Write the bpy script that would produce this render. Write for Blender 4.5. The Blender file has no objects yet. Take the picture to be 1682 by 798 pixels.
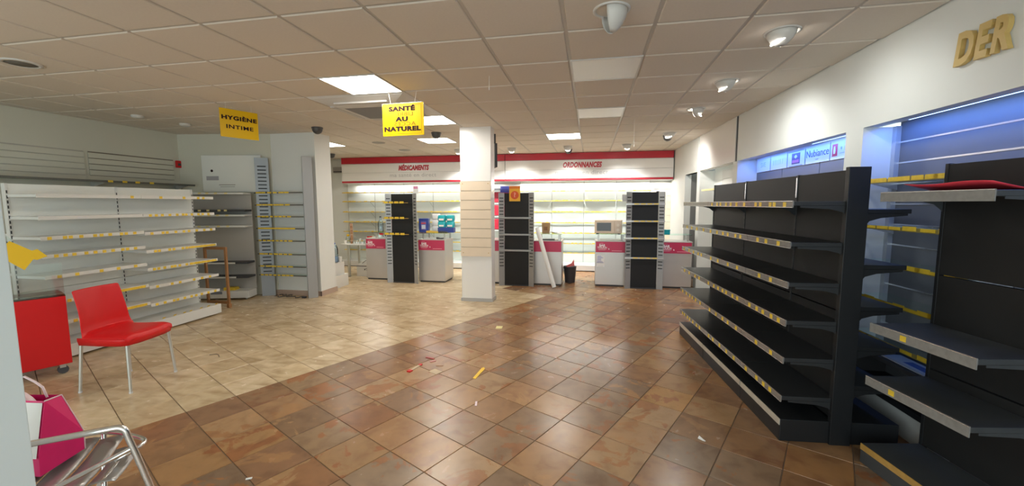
import bpy, bmesh, math, random
from mathutils import Vector, Matrix
R = random.Random(7)
PI = math.pi
sc = bpy.context.scene
col = sc.collection

# ------------------------------------------------------------------ camera, world, lights, exposure
W_PX, H_PX, F_PX = 1682, 798, 669.0
CAM_H = 1.58
cam_d = bpy.data.cameras.new('camera'); cam = bpy.data.objects.new('camera', cam_d); col.objects.link(cam)
cam_d.sensor_fit = 'HORIZONTAL'; cam_d.sensor_width = 36.0; cam_d.lens = 36.0*F_PX/W_PX
cam_d.clip_start = 0.05; cam_d.clip_end = 200
yaw, pitch, roll = -0.19009, -0.095675, -0.00335
fw = Vector((math.sin(yaw)*math.cos(pitch), math.cos(yaw)*math.cos(pitch), math.sin(pitch)))
rt0 = Vector((math.cos(yaw), -math.sin(yaw), 0)); up0 = rt0.cross(fw)
rt = rt0*math.cos(roll)+up0*math.sin(roll); up = -rt0*math.sin(roll)+up0*math.cos(roll)
M = Matrix((rt, up, -fw)).transposed().to_4x4(); M.translation = (0, 0, CAM_H)
cam.matrix_world = M
sc.camera = cam

world = bpy.data.worlds.new('world'); sc.world = world; world.use_nodes = True
bg = world.node_tree.nodes['Background']
bg.inputs['Color'].default_value = (0.80, 0.93, 0.94, 1); bg.inputs['Strength'].default_value = 1.15

def light(name, kind, loc, energy, color, target=None, **kw):
    d = bpy.data.lights.new(name, kind); d.energy = energy; d.color = color
    for k, v in kw.items(): setattr(d, k, v)
    o = bpy.data.objects.new(name, d); col.objects.link(o); o.location = loc
    if target is not None:
        o.rotation_euler = (Vector(target)-Vector(loc)).to_track_quat('-Z', 'Y').to_euler()
    return o
p = light('shopfront_daylight', 'AREA', (-1.9, -1.72, 1.35), 10, (1, 1, 1), (-1.9, 5, 1.35), shape='RECTANGLE', size=7.6, size_y=2.4)
p.data.cycles.is_portal = True
PANEL_E = 7.6       # ceiling light diffusers
SPOT_W = 11.0       # accent spots on the right wall
BLUE_W = 3.4       # blue tubes in the niches
sc.view_settings.view_transform = 'Standard'; sc.view_settings.look = 'None'
sc.view_settings.gamma = 1.0; sc.view_settings.use_curve_mapping = False
sc.view_settings.exposure = 1.6
sc.cycles.use_denoising = True
sc.cycles.max_bounces = 8; sc.cycles.diffuse_bounces = 5; sc.cycles.transparent_max_bounces = 16
sc.cycles.sample_clamp_indirect = 4.0
sc.cycles.caustics_reflective = False; sc.cycles.caustics_refractive = False

# ------------------------------------------------------------------ materials
MATS = {}
def mat(name, color, rough=0.5, metal=0.0, var=0.0, scale=8.0, bump=0.0, spec=0.5, emit=None, estr=0.0, alpha=1.0, trans=0.0, coat=0.0):
    if name in MATS: return MATS[name]
    m = bpy.data.materials.new(name); m.use_nodes = True; nt = m.node_tree
    b = nt.nodes['Principled BSDF']
    b.inputs['Base Color'].default_value = (*color, 1); b.inputs['Roughness'].default_value = rough
    b.inputs['Metallic'].default_value = metal; b.inputs['Specular IOR Level'].default_value = spec
    b.inputs['Coat Weight'].default_value = coat
    if trans: b.inputs['Transmission Weight'].default_value = trans
    if alpha < 1: b.inputs['Alpha'].default_value = alpha
    if emit: b.inputs['Emission Color'].default_value = (*emit, 1); b.inputs['Emission Strength'].default_value = estr
    if var or bump:
        tc = nt.nodes.new('ShaderNodeTexCoord'); n = nt.nodes.new('ShaderNodeTexNoise')
        n.inputs['Scale'].default_value = scale; n.inputs['Detail'].default_value = 5
        nt.links.new(tc.outputs['Object'], n.inputs['Vector'])
        if var:
            mx = nt.nodes.new('ShaderNodeMix'); mx.data_type = 'RGBA'
            mx.inputs['A'].default_value = (*[c*(1-var) for c in color], 1); mx.inputs['B'].default_value = (*[min(1, c*(1+var)) for c in color], 1)
            nt.links.new(n.outputs['Fac'], mx.inputs['Factor']); nt.links.new(mx.outputs['Result'], b.inputs['Base Color'])
        if bump:
            bp = nt.nodes.new('ShaderNodeBump'); bp.inputs['Strength'].default_value = bump; bp.inputs['Distance'].default_value = 0.01
            n2 = nt.nodes.new('ShaderNodeTexNoise'); n2.inputs['Scale'].default_value = scale*12
            nt.links.new(tc.outputs['Object'], n2.inputs['Vector']); nt.links.new(n2.outputs['Fac'], bp.inputs['Height'])
            nt.links.new(bp.outputs['Normal'], b.inputs['Normal'])
    MATS[name] = m; return m
def glass(name, color=(0.85, 0.95, 0.92), fac=0.12, rough=0.03):
    """thin sheet glass: mostly clear with a mirror-like surface"""
    if name in MATS: return MATS[name]
    m = bpy.data.materials.new(name); m.use_nodes = True; nt = m.node_tree; nt.nodes.clear()
    o = nt.nodes.new('ShaderNodeOutputMaterial'); t = nt.nodes.new('ShaderNodeBsdfTransparent'); g = nt.nodes.new('ShaderNodeBsdfGlossy')
    t.inputs['Color'].default_value = (*color, 1); g.inputs['Roughness'].default_value = rough; g.inputs['Color'].default_value = (0.9, 1, 0.97, 1)
    mx = nt.nodes.new('ShaderNodeMixShader'); lw = nt.nodes.new('ShaderNodeLayerWeight'); lw.inputs['Blend'].default_value = 0.25
    mt = nt.nodes.new('ShaderNodeMath'); mt.operation = 'MAXIMUM'; mt.inputs[1].default_value = fac
    nt.links.new(lw.outputs['Fresnel'], mt.inputs[0]); nt.links.new(mt.outputs[0], mx.inputs['Fac'])
    nt.links.new(t.outputs[0], mx.inputs[1]); nt.links.new(g.outputs[0], mx.inputs[2]); nt.links.new(mx.outputs[0], o.inputs['Surface'])
    MATS[name] = m; return m

def tile_mat(name, kind):
    m = bpy.data.materials.new(name); m.use_nodes = True; nt = m.node_tree; N = nt.nodes; L = nt.links
    b = N['Principled BSDF']; b.inputs['Roughness'].default_value = 0.30; b.inputs['Specular IOR Level'].default_value = 0.5
    oi = N.new('ShaderNodeObjectInfo'); ge = N.new('ShaderNodeNewGeometry'); tc = N.new('ShaderNodeTexCoord')
    ad = N.new('ShaderNodeMath'); ad.operation = 'ADD'; L.new(oi.outputs['Random'], ad.inputs[0]); L.new(ge.outputs['Random Per Island'], ad.inputs[1])
    fr = N.new('ShaderNodeMath'); fr.operation = 'FRACT'; L.new(ad.outputs[0], fr.inputs[0])
    w = N.new('ShaderNodeMath'); w.operation = 'MULTIPLY'; w.inputs[1].default_value = 60; L.new(fr.outputs[0], w.inputs[0])
    def noise(scale, detail, dist, stretch=None):
        n = N.new('ShaderNodeTexNoise'); n.noise_dimensions = '4D'; n.inputs['Scale'].default_value = scale
        n.inputs['Detail'].default_value = detail; n.inputs['Distortion'].default_value = dist; L.new(w.outputs[0], n.inputs['W'])
        if stretch:
            mp = N.new('ShaderNodeMapping'); mp.inputs['Scale'].default_value = stretch; L.new(tc.outputs['Object'], mp.inputs['Vector']); L.new(mp.outputs[0], n.inputs['Vector'])
        else: L.new(tc.outputs['Object'], n.inputs['Vector'])
        return n
    def ramp(src, stops, interp='LINEAR'):
        r = N.new('ShaderNodeValToRGB'); r.color_ramp.interpolation = interp
        e = r.color_ramp.elements
        while len(e) > 1: e.remove(e[-1])
        e[0].position = stops[0][0]; e[0].color = (*stops[0][1], 1)
        for p_, c in stops[1:]:
            x = e.new(p_); x.color = (*c, 1)
        L.new(src, r.inputs['Fac']); return r
    def mix(a, c, fac, blend='MIX'):
        x = N.new('ShaderNodeMix'); x.data_type = 'RGBA'; x.blend_type = blend
        L.new(a, x.inputs['A']); L.new(c, x.inputs['B'])
        if isinstance(fac, float): x.inputs['Factor'].default_value = fac
        else: L.new(fac, x.inputs['Factor'])
        return x.outputs['Result']
    if kind == 'brown':
        base = ramp(fr.outputs[0], [(0, (.31, .195, .120)), (.12, (.40, .215, .105)), (.24, (.315, .215, .145)), (.36, (.50, .31, .165)), (.46, (.36, .165, .080)),
                                    (.56, (.345, .235, .155)), (.66, (.54, .335, .18)), (.76, (.38, .20, .105)), (.86, (.58, .315, .125)), (.93, (.30, .20, .135)), (1, (.31, .195, .120))])
        alt = ramp(fr.outputs[0], [(0, (.50, .30, .15)), (.15, (.33, .165, .090)), (.3, (.42, .19, .085)), (.45, (.48, .29, .150)), (.6, (.40, .165, .070)), (.75, (.52, .31, .155)), (.9, (.40, .165, .070)), (1, (.50, .30, .15))])
        n1 = noise(2.4, 9, 1.5); n1.inputs['Roughness'].default_value = .62
        r1 = ramp(n1.outputs['Fac'], [(.535, (0, 0, 0)), (.565, (1, 1, 1))])
        c = mix(base.outputs[0], alt.outputs[0], r1.outputs[0])
        n2 = noise(8, 8, .5); r2 = ramp(n2.outputs['Fac'], [(.28, (.56, .50, .46)), (.5, (.75, .72, .66)), (.75, (.87, .81, .72))])
        c = mix(c, r2.outputs[0], 1.0, 'MULTIPLY')
    else:
        base = ramp(fr.outputs[0], [(0, (.58, .435, .265)), (.3, (.645, .50, .325)), (.6, (.55, .415, .25)), (.8, (.68, .54, .355)), (1, (.58, .435, .265))])
        n1 = noise(3.2, 7, .7, (1, 3.0, 1)); r1 = ramp(n1.outputs['Fac'], [(.3, (.72, .66, .58)), (.5, (1, 1, 1)), (.7, (1.16, 1.16, 1.18))])
        c = mix(base.outputs[0], r1.outputs[0], 1.0, 'MULTIPLY')
        n2 = noise(11, 6, .5); r2 = ramp(n2.outputs['Fac'], [(.3, (.88, .85, .80)), (.6, (1, 1, 1))])
        c = mix(c, r2.outputs[0], 1.0, 'MULTIPLY')
    L.new(c, b.inputs['Base Color'])
    n3 = noise(26, 5, 0); bp = N.new('ShaderNodeBump'); bp.inputs['Strength'].default_value = .012; bp.inputs['Distance'].default_value = .01
    L.new(n3.outputs['Fac'], bp.inputs['Height']); L.new(bp.outputs[0], b.inputs['Normal'])
    rr = N.new('ShaderNodeMapRange'); rr.inputs['To Min'].default_value = .22; rr.inputs['To Max'].default_value = .30
    L.new(n2.outputs['Fac'], rr.inputs['Value']); L.new(rr.outputs[0], b.inputs['Roughness'])
    return m

m_wall = mat('white_paint', (.74, .755, .73), .6, var=.03, scale=2, bump=.03)
m_wallw = mat('warm_white_paint', (.66, .65, .55), .6, var=.03, scale=2, bump=.03)
m_gloss = mat('white_laminate', (.84, .825, .80), .2, spec=.5)
m_ceil = mat('mineral_tile', (.67, .60, .515), .85, var=.05, scale=60, bump=.08)
m_grid = mat('grid_metal', (.50, .455, .40), .5)
m_grout = mat('grout', (.22, .15, .10), .9)
m_black = mat('black_powder_coat', (.013, .014, .016), .42, spec=.4, var=.12, scale=6)
m_blackp = mat('black_panel', (.014, .014, .0145), .55, spec=.35, var=.10, scale=5)
m_shelf = mat('black_shelf', (.026, .028, .031), .36, var=.15, scale=5)
m_shelfg = mat('grey_black_shelf', (.055, .060, .065), .40, var=.25, scale=7)
m_dark = mat('charcoal', (.05, .05, .055), .5)
m_rail = mat('clear_price_rail', (.22, .205, .195), .18, spec=.7, var=.25, scale=30)
m_railb = mat('bronze_rail', (.55, .33, .09), .3, metal=.2, var=.3, scale=25)
m_tag = mat('yellow_tag', (.82, .57, .045), .5, var=.18, scale=40)
m_tagp = mat('pale_tag', (.80, .68, .30), .5)
m_white = mat('white_steel', (.74, .74, .71), .38, var=.03, scale=3)
m_whitep = mat('white_panel', (.82, .83, .79), .42, var=.03, scale=2)
m_slot = mat('slot_dark', (.03, .03, .032), .7)
m_steel = mat('brushed_steel', (.56, .53, .50), .34, metal=.45, var=.06, scale=3)
m_fin = mat('silver_grey_metal', (.36, .36, .36), .38, metal=.3)
m_alu = mat('polished_aluminium', (.80, .80, .79), .20, metal=.95)
m_aluleg = mat('satin_aluminium', (.54, .54, .50), .35, metal=.6)
m_red = mat('red_plastic', (.64, .012, .014), .38, spec=.3)
m_redcab = mat('red_lacquer', (.60, .012, .014), .34, spec=.35)
m_redband = mat('crimson_band', (.50, .012, .030), .35)
m_mag = mat('magenta_print', (.56, .035, .105), .4, var=.08, scale=6)
m_pink = mat('fuchsia_paper', (.78, .014, .16), .45, var=.12, scale=9)
m_palep = mat('pale_pink_paper', (.86, .68, .70), .6, var=.1, scale=12)
m_paper = mat('white_paper', (.85, .84, .81), .6)
m_text = mat('print_black', (.03, .015, .018), .8, spec=.08)
m_textw = mat('print_white', (.9, .85, .85), .6)
m_grey = mat('print_grey', (.62, .61, .61), .6)
m_yellow = mat('yellow_sign_acrylic', (.72, .44, .004), .35, spec=.2)
m_yelpap = mat('yellow_card', (.80, .50, .012), .6)
m_ghost = mat('ghost_print', (.27, .15, .012), .7, spec=.1)
m_cream = mat('pale_maple_board', (.80, .66, .50), .5, var=.06, scale=5)
m_creamw = mat('cream_slat', (.84, .76, .60), .5)
m_wood = mat('brown_wood', (.36, .17, .065), .5, var=.25, scale=12)
m_gold = mat('golden_letter', (.60, .42, .14), .45, var=.08, scale=6)
m_blue = mat('blue_box_print', (.03, .06, .30), .4, var=.15, scale=20)
m_teal = mat('teal_film', (.02, .42, .48), .25, var=.2, scale=25)
m_skin = mat('pinkish_skirting', (.46, .34, .27), .6)
m_slate = mat('slate_slat', (.145, .150, .165), .5, var=.05, scale=4)
m_slatw = mat('grey_white_slat', (.62, .61, .58), .5)
m_chrome = mat('slat_insert', (.72, .73, .75), .25, metal=.8)
m_glass = glass('shelf_glass', (.96, .985, .975), .08); m_acr = glass('clear_acrylic', (.90, .92, .91), .10, .06)
m_bottle = glass('bottle_plastic', (.80, .89, .97), .12, .05); m_jar = glass('jar_glass', (.86, .88, .86), .16, .05)
m_diff = mat('light_diffuser', (.9, .9, .9), .5, emit=(1, .955, .87), estr=PANEL_E)
m_off = mat('unlit_diffuser', (.80, .78, .74), .3)
m_lens = mat('spot_lens', (.9, .9, .9), .3, emit=(1, .96, .9), estr=3.5)
m_bluetube = mat('blue_tube', (.6, .75, 1), .4, emit=(.30, .52, 1), estr=2.2)
m_housing = mat('spot_housing', (.62, .60, .565), .45)
m_beige = mat('microwave_shell', (.66, .53, .40), .35)
m_card = mat('cardboard', (.45, .28, .14), .8, var=.1, scale=14)
m_tan = mat('tan_paper', (.55, .42, .27), .7)
m_orange = mat('orange_print', (.85, .25, .03), .5)
m_dgrey = mat('dim_corridor_grey', (.20, .20, .195), .6)
m_lav = mat('poster_film', (.66, .72, .80), .3)
m_purple = mat('deep_purple_print', (.055, .035, .16), .4)
m_brownt = tile_mat('brown_slate_tile', 'brown'); m_beiget = tile_mat('beige_stone_tile', 'beige')

# ------------------------------------------------------------------ builders
class MB:
    def __init__(s): s.v = []; s.f = []; s.sm = []
    def add(s, vs, fs, smooth=False):
        o = len(s.v); s.v += [tuple(v) for v in vs]
        for f in fs: s.f.append([i+o for i in f]); s.sm.append(smooth)
        return s
    def hexa(s, p): return s.add(p, [(0, 3, 2, 1), (4, 5, 6, 7), (0, 1, 5, 4), (1, 2, 6, 5), (2, 3, 7, 6), (3, 0, 4, 7)])
    def box(s, x0, x1, y0, y1, z0, z1):
        return s.hexa([(x0, y0, z0), (x1, y0, z0), (x1, y1, z0), (x0, y1, z0), (x0, y0, z1), (x1, y0, z1), (x1, y1, z1), (x0, y1, z1)])
    def mbox(s, fn, a0, a1, b0, b1, z0, z1):
        return s.hexa([fn(a, b, z) for z in (z0, z1) for a, b in ((a0, b0), (a1, b0), (a1, b1), (a0, b1))])
    def prism(s, pts, y0, y1, axis='y'):
        """polygon pts (a,b) swept along an axis"""
        n = len(pts)
        def P(a, b, t): return {'y': (a, t, b), 'x': (t, a, b), 'z': (a, b, t)}[axis]
        vs = [P(a, b, y0) for a, b in pts]+[P(a, b, y1) for a, b in pts]
        fs = [list(range(n))[::-1], list(range(n, 2*n))]+[(i, (i+1) % n, n+(i+1) % n, n+i) for i in range(n)]
        return s.add(vs, fs)
    def tube(s, pts, r, n=10, closed=False):
        pts = [Vector(p) for p in pts]; k = len(pts); rings = []
        ref = None
        for i, p in enumerate(pts):
            if closed: t = (pts[(i+1) % k]-pts[i-1]).normalized()
            else: t = (pts[min(i+1, k-1)]-pts[max(i-1, 0)]).normalized()
            if ref is None:
                a = Vector((0, 0, 1)) if abs(t.z) < .9 else Vector((1, 0, 0)); ref = t.cross(a).normalized()
            ref = (ref-t*ref.dot(t)).normalized(); q = t.cross(ref)
            rr = r[i] if isinstance(r, (list, tuple)) else r
            rings.append([p+(ref*math.cos(2*PI*j/n)+q*math.sin(2*PI*j/n))*rr for j in range(n)])
        vs = [v for g in rings for v in g]; fs = []
        for i in range(k if closed else k-1):
            for j in range(n):
                a, b = i*n+j, i*n+(j+1) % n; c, d = ((i+1) % k)*n+(j+1) % n, ((i+1) % k)*n+j
                fs.append((a, b, c, d))
        s.add(vs, fs, True)
        if not closed: s.add(rings[0], [list(range(n))[::-1]]); s.add(rings[-1], [list(range(n))])
        return s
    def lathe(s, prof, n=16, c=(0, 0, 0), smooth=True):
        vs = []; fs = []
        for r, z in prof: vs += [(c[0]+r*math.cos(2*PI*j/n), c[1]+r*math.sin(2*PI*j/n), c[2]+z) for j in range(n)]
        for i in range(len(prof)-1):
            for j in range(n): fs.append((i*n+j, i*n+(j+1) % n, (i+1)*n+(j+1) % n, (i+1)*n+j))
        s.add(vs, fs, smooth)
        s.add(vs[:n], [list(range(n))[::-1]]); s.add(vs[-n:], [list(range(n))]); return s
    def grid(s, rows, thick=0.0, nrm=None):
        """sheet through rows of points, optionally thickened along nrm"""
        h, w = len(rows), len(rows[0])
        vs = [Vector(p) for r in rows for p in r]
        fs = [(i*w+j, i*w+j+1, (i+1)*w+j+1, (i+1)*w+j) for i in range(h-1) for j in range(w-1)]
        if not thick: return s.add(vs, fs, True)
        bm = bmesh.new(); bv = [bm.verts.new(v) for v in vs]
        for f in fs: bm.faces.new([bv[i] for i in f])
        bm.normal_update(); nn = [v.normal.copy() for v in bv]; bm.free()
        off = len(vs); vs2 = vs+[v-n_*thick for v, n_ in zip(vs, nn)]
        fs2 = fs+[tuple(i+off for i in f[::-1]) for f in fs]
        edge = [j for j in range(w)]+[i*w+w-1 for i in range(1, h)]+[(h-1)*w+j for j in range(w-2, -1, -1)]+[i*w for i in range(h-2, 0, -1)]
        for a, b in zip(edge, edge[1:]+edge[:1]): fs2.append((b, a, a+off, b+off))
        return s.add(vs2, fs2, True)
    def mesh(s, name, m):
        me = bpy.data.meshes.new(name); me.from_pydata(s.v, [], s.f); me.materials.append(m)
        me.polygons.foreach_set('use_smooth', s.sm); me.update(); return me
    def build(s, name, m, parent=None, bevel=0.0, kind=None, loc=None, rotz=None, smooth_angle=None):
        o = bpy.data.objects.new(name, s.mesh(name, m)); col.objects.link(o)
        if parent is not None: o.parent = parent
        if bevel:
            md = o.modifiers.new('bevel', 'BEVEL'); md.width = bevel; md.segments = 2; md.limit_method = 'ANGLE'; md.angle_limit = .7
        if kind: o['kind'] = kind
        if loc is not None: o.location = loc
        if rotz is not None: o.rotation_euler.z = rotz
        return o
def thing(name, label, cat, loc=(0, 0, 0), rotz=0.0, group=None):
    o = bpy.data.objects.new(name, None); col.objects.link(o); o.empty_display_size = .1
    o.location = loc; o.rotation_euler = (0, 0, rotz); o['label'] = label; o['category'] = cat
    if group: o['group'] = group
    return o
def tag(o, label, cat, group=None):
    o['label'] = label; o['category'] = cat
    if group: o['group'] = group
    return o
def struct(o): o['kind'] = 'structure'; return o
def inst(src, parent=None, loc=None, rot=None):
    c = src.copy(); col.objects.link(c)
    if parent is not None: c.parent = parent
    if loc is not None: c.location = loc
    if rot is not None: c.rotation_euler = rot
    return c
def copy_tree(o, parent=None):
    c = o.copy(); col.objects.link(c)
    if parent is not None: c.parent = parent
    for ch in list(o.children): copy_tree(ch, c)
    return c
def mesh_obj(name, me, parent=None, loc=(0, 0, 0), rot=(0, 0, 0)):
    o = bpy.data.objects.new(name, me); col.objects.link(o); o.location = loc; o.rotation_euler = rot
    if parent is not None: o.parent = parent
    return o
def text(name, body, size, m, parent, loc, rot, extrude=.001, bold=0.0, shear=0.0, space=1.0, xscale=1.0, align='CENTER', mirror=False):
    c = bpy.data.curves.new('t', 'FONT'); c.body = body; c.size = size; c.extrude = extrude; c.offset = bold; c.shear = shear
    c.space_character = space; c.align_x = align; c.align_y = 'CENTER'; c.resolution_u = 3
    t = bpy.data.objects.new('t', c); col.objects.link(t); dg = bpy.context.evaluated_depsgraph_get(); dg.update()
    me = bpy.data.meshes.new_from_object(t.evaluated_get(dg)); bpy.data.objects.remove(t); bpy.data.curves.remove(c)
    me.name = name; me.materials.clear(); me.materials.append(m)
    sx = -xscale if mirror else xscale
    me.transform(Matrix.Diagonal((sx, 1, 1, 1)))
    if mirror: me.flip_normals()
    return mesh_obj(name, me, parent, loc, rot)
FACE = (PI/2, 0, 0)       # text standing up, read from -y

# ------------------------------------------------------------------ room shell
CEIL = 2.783
X_L, Y_F = -6.97, -1.7
def rwx(y): return 2.10-.036*(y-3.59)
def RW(s, d, z): return (rwx(s)+d, s, z)
def bwy(x): return 10.12+.030*(x+2.2)
def BW(x, d, z): return (x, bwy(x)+d, z)

# floor: grout bed + tiles
fl = MB().box(X_L-.15, 2.75, Y_F-.1, 11.2, -.12, -.0045).build('floor', m_grout); struct(fl)
TO = Vector((-.946, 2.133)); TA = Vector((math.cos(math.radians(-27.4)), math.sin(math.radians(-27.4))))*.3335
TB = Vector((-TA.y, TA.x))
def clip(poly, a, b, c):      # keep a*x+b*y<=c
    out = []
    for i, p_ in enumerate(poly):
        q = poly[(i+1) % len(poly)]; dp = a*p_[0]+b*p_[1]-c; dq = a*q[0]+b*q[1]-c
        if dp <= 0: out.append(p_)
        if dp*dq < 0:
            t = dp/(dp-dq); out.append((p_[0]+(q[0]-p_[0])*t, p_[1]+(q[1]-p_[1])*t))
    return out
GAP = .0022
def tile_poly(i, j):
    ps = []
    for di, dj in ((GAP/.3335, GAP/.3335), (1-GAP/.3335, GAP/.3335), (1-GAP/.3335, 1-GAP/.3335), (GAP/.3335, 1-GAP/.3335)):
        v = TO+TA*(i+di)+TB*(j+dj); ps.append((v.x, v.y))
    return ps
# stepped border between the two floors
def is_beige(i, j, c):
    if j < 13: return i < -6
    if j < 15: return i < -9+0 if c.y > 6.45 else i < -6
    return i < -9
tiles = []
for i in range(-34, 22):
    for j in range(-22, 42):
        c = TO+TA*(i+.5)+TB*(j+.5)
        ps = tile_poly(i, j)
        for cl in ((-1, 0, 6.968), (0, -1, 1.6), (1, .036, 2.229), (-.03, 1, 10.12+.066)):
            ps = clip(ps, *cl)
            if len(ps) < 3: break
        if len(ps) < 3: continue
        v = Vector((c.x, c.y, -CAM_H)); d = v.dot(fw)
        vis = d > .3 and abs(v.dot(rt)/d) < 1.30 and abs(v.dot(up)/d) < .66
        tiles.append((v.length if vis else 99+v.length, i, j, c, ps, is_beige(i, j, c)))
tiles.sort(key=lambda t: t[0])
h = .1668-GAP
def tile_mesh(m):
    b = .0025
    vs = [(-h, -h, -.004), (h, -h, -.004), (h, h, -.004), (-h, h, -.004), (-h, -h, -b), (h, -h, -b), (h, h, -b), (-h, h, -b),
          (-h+b, -h+b, 0), (h-b, -h+b, 0), (h-b, h-b, 0), (-h+b, h-b, 0)]
    fs = [(0, 1, 5, 4), (1, 2, 6, 5), (2, 3, 7, 6), (3, 0, 4, 7), (4, 5, 9, 8), (5, 6, 10, 9), (6, 7, 11, 10), (7, 4, 8, 11), (8, 9, 10, 11)]
    return MB().add(vs, fs).mesh('floor_tile', m)
tm = {True: tile_mesh(m_beiget), False: tile_mesh(m_brownt)}
rest = {True: MB(), False: MB()}; nt_ = 0
for d, i, j, c, ps, be in tiles:
    whole = len(ps) == 4 and abs(abs((ps[2][0]-ps[0][0])**2+(ps[2][1]-ps[0][1])**2)-(2*h)**2*2) < 1e-4
    if nt_ < 300 and whole and d < 90:
        mesh_obj('floor_tile', tm[be], fl, (c.x, c.y, 0), (0, 0, math.radians(-27.4)+R.choice((0, 2))*PI/2)); nt_ += 1
    else:
        n = len(ps); cx = sum(p_[0] for p_ in ps)/n; cy = sum(p_[1] for p_ in ps)/n
        ins = [(p_[0]+(cx-p_[0])*.012, p_[1]+(cy-p_[1])*.012, 0) for p_ in ps]; lo = [(p_[0], p_[1], -.0035) for p_ in ps]
        rest[be].add(lo+ins, [tuple(range(n, 2*n))]+[(k, (k+1) % n, n+(k+1) % n, n+k) for k in range(n)])
rest[True].build('beige_tile_field', m_beiget, fl, kind='stuff'); rest[False].build('brown_tile_field', m_brownt, fl, kind='stuff')

# ceiling: slab, T grid, tiles
ce = MB().box(X_L-.15, 2.75, Y_F-.1, 11.2, CEIL+.05, CEIL+.15).build('ceiling', m_ceil); struct(ce)
GX, GY = -.7893, 2.4059
LIT = {(-3, 2): 'nearest', (-3, 5): 'second', (-4, 8): 'third', (0, 8): 'right', (-8, 8): 'left'}
OFFP = {(1, 2), (1, 5)}; ACT = {(-4, 3), (-3, 3), (-4, 4), (-3, 4)}
hw = .287
def ctile(x0, x1, y0, y1):
    b = .006
    vs = [(x0, y0, .02), (x1, y0, .02), (x1, y1, .02), (x0, y1, .02), (x0, y0, b), (x1, y0, b), (x1, y1, b), (x0, y1, b),
          (x0+b, y0+b, 0), (x1-b, y0+b, 0), (x1-b, y1-b, 0), (x0+b, y1-b, 0)]
    return vs, [(4, 5, 1, 0), (5, 6, 2, 1), (6, 7, 3, 2), (7, 4, 0, 3), (8, 9, 5, 4), (9, 10, 6, 5), (10, 11, 7, 6), (11, 8, 4, 7), (11, 10, 9, 8)]
ct_me = MB().add(*ctile(-hw, hw, -hw, hw)).mesh('ceiling_tile', m_ceil)
grd = MB(); crest = MB()
for i in range(-11, 6):
    x = GX+.6*i; grd.box(x-.012, x+.012, Y_F, 10.3, CEIL+.008, CEIL+.03)
for j in range(-7, 14):
    y = GY+.6*j; grd.box(X_L, 2.3, y-.012, y+.012, CEIL+.0085, CEIL+.03)
grd.build('ceiling_grid', m_grid, ce)
for i in range(-11, 5):
    for j in range(-7, 13):
        if (i, j) in LIT or (i, j) in OFFP or (i, j) in ACT: continue
        x, y = GX+.6*(i+.5), GY+.6*(j+.5)
        x0, x1, y0, y1 = max(x-hw, X_L+.005), min(x+hw, rwx(y)-.008), max(y-hw, Y_F), min(y+hw, 10.0)
        if x1-x0 < .03 or y1-y0 < .03: continue
        full = x1-x0 > 2*hw-.001 and y1-y0 > 2*hw-.001
        if j >= -2 and full: mesh_obj('ceiling_tile', ct_me, ce, (x, y, CEIL))
        elif j >= -2:
            o = MB().add(*ctile(x0-x, x1-x, y0-y, y1-y)).build('ceiling_tile', m_ceil, ce, loc=(x, y, CEIL))
        else:
            vs, fs = ctile(x0, x1, y0, y1); crest.add([(a, b, c+CEIL) for a, b, c in vs], fs)
crest.build('ceiling_tile_field', m_ceil, ce, kind='stuff')

# left wall, front wall, back wall, angled recess wall
wl = MB().box(X_L-.15, X_L, Y_F-.1, 11.0, 0, CEIL+.05).build('wall_left', m_wallw); struct(wl)
for y0, y1 in ((4.60, 5.80), (3.30, 4.55)):
    MB().box(X_L, X_L+.004, y0, y1, 2.0, 2.34).build('slat_backing', mat('groove_brown', (.20, .17, .13) if y0 > 4 else (.48, .46, .40), .7) if y0 > 4 else mat('groove_pale', (.50, .48, .42), .7), wl)
    for k in range(4):
        MB().box(X_L, X_L+.016, y0, y1, 2.005+.082*k, 2.005+.082*k+.072).build('slat', m_wallw, wl, bevel=.003)
wf = MB()
wf.box(X_L-.15, -5.7, Y_F-.1, Y_F, 0, CEIL+.05); wf.box(1.9, 2.75, Y_F-.1, Y_F, 0, CEIL+.05); wf.box(-5.7, 1.9, Y_F-.1, Y_F, 2.55, CEIL+.05)
struct(wf.build('wall_front', m_wall))
wb = MB()
for x0, x1, z0, z1 in ((-7.1, -2.64, 0, CEIL+.05), (-2.64, -1.78, 1.98, CEIL+.05), (-1.78, 2.3, 0, CEIL+.05)):
    wb.mbox(BW, x0, x1, 0, .12, z0, z1)
wb.mbox(BW, -3.2, -1.2, .9, 1.0, 0, 2.3); 
wbo = struct(wb.build('wall_back', m_wall))
wr2 = MB().hexa([(-7.0, 5.90, 0), (-5.40, 6.19, 0), (-5.40, 6.45, 0), (-7.0, 6.3, 0), (-7.0, 5.90, CEIL+.05), (-5.40, 6.19, CEIL+.05), (-5.40, 6.45, CEIL+.05), (-7.0, 6.3, CEIL+.05)])
struct(wr2.build('wall_recess', m_wallw))
# pillar / partition beside the recess
pl = struct(MB().box(-5.41, -4.56, 6.20, 6.62, 0, CEIL+.05).build('pillar_partition', m_wall))
struct(MB().box(-5.44, -4.535, 6.178, 6.20, 0, .085).box(-4.56, -4.538, 6.178, 6.63, 0, .085).build('baseboard_partition', m_skin))
# central column
cm = struct(MB().box(-2.05, -1.545, 6.30, 6.53, 0, CEIL+.05).build('pillar_centre', m_gloss, bevel=.006))
struct(MB().box(-2.062, -1.533, 6.288, 6.542, 0, .055).build('baseboard_centre', mat('grey_skirting', (.45, .44, .43), .4)))
# near column at the left edge of the view
struct(MB().box(-2.35, -1.89, .62, 1.0, 0, CEIL+.05).build('pillar_entrance', mat('daylit_white_paint', (.66, .735, .75), .6, var=.03, scale=2), bevel=.004))  # cool cast of the daylight put into this pillar's white

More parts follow.
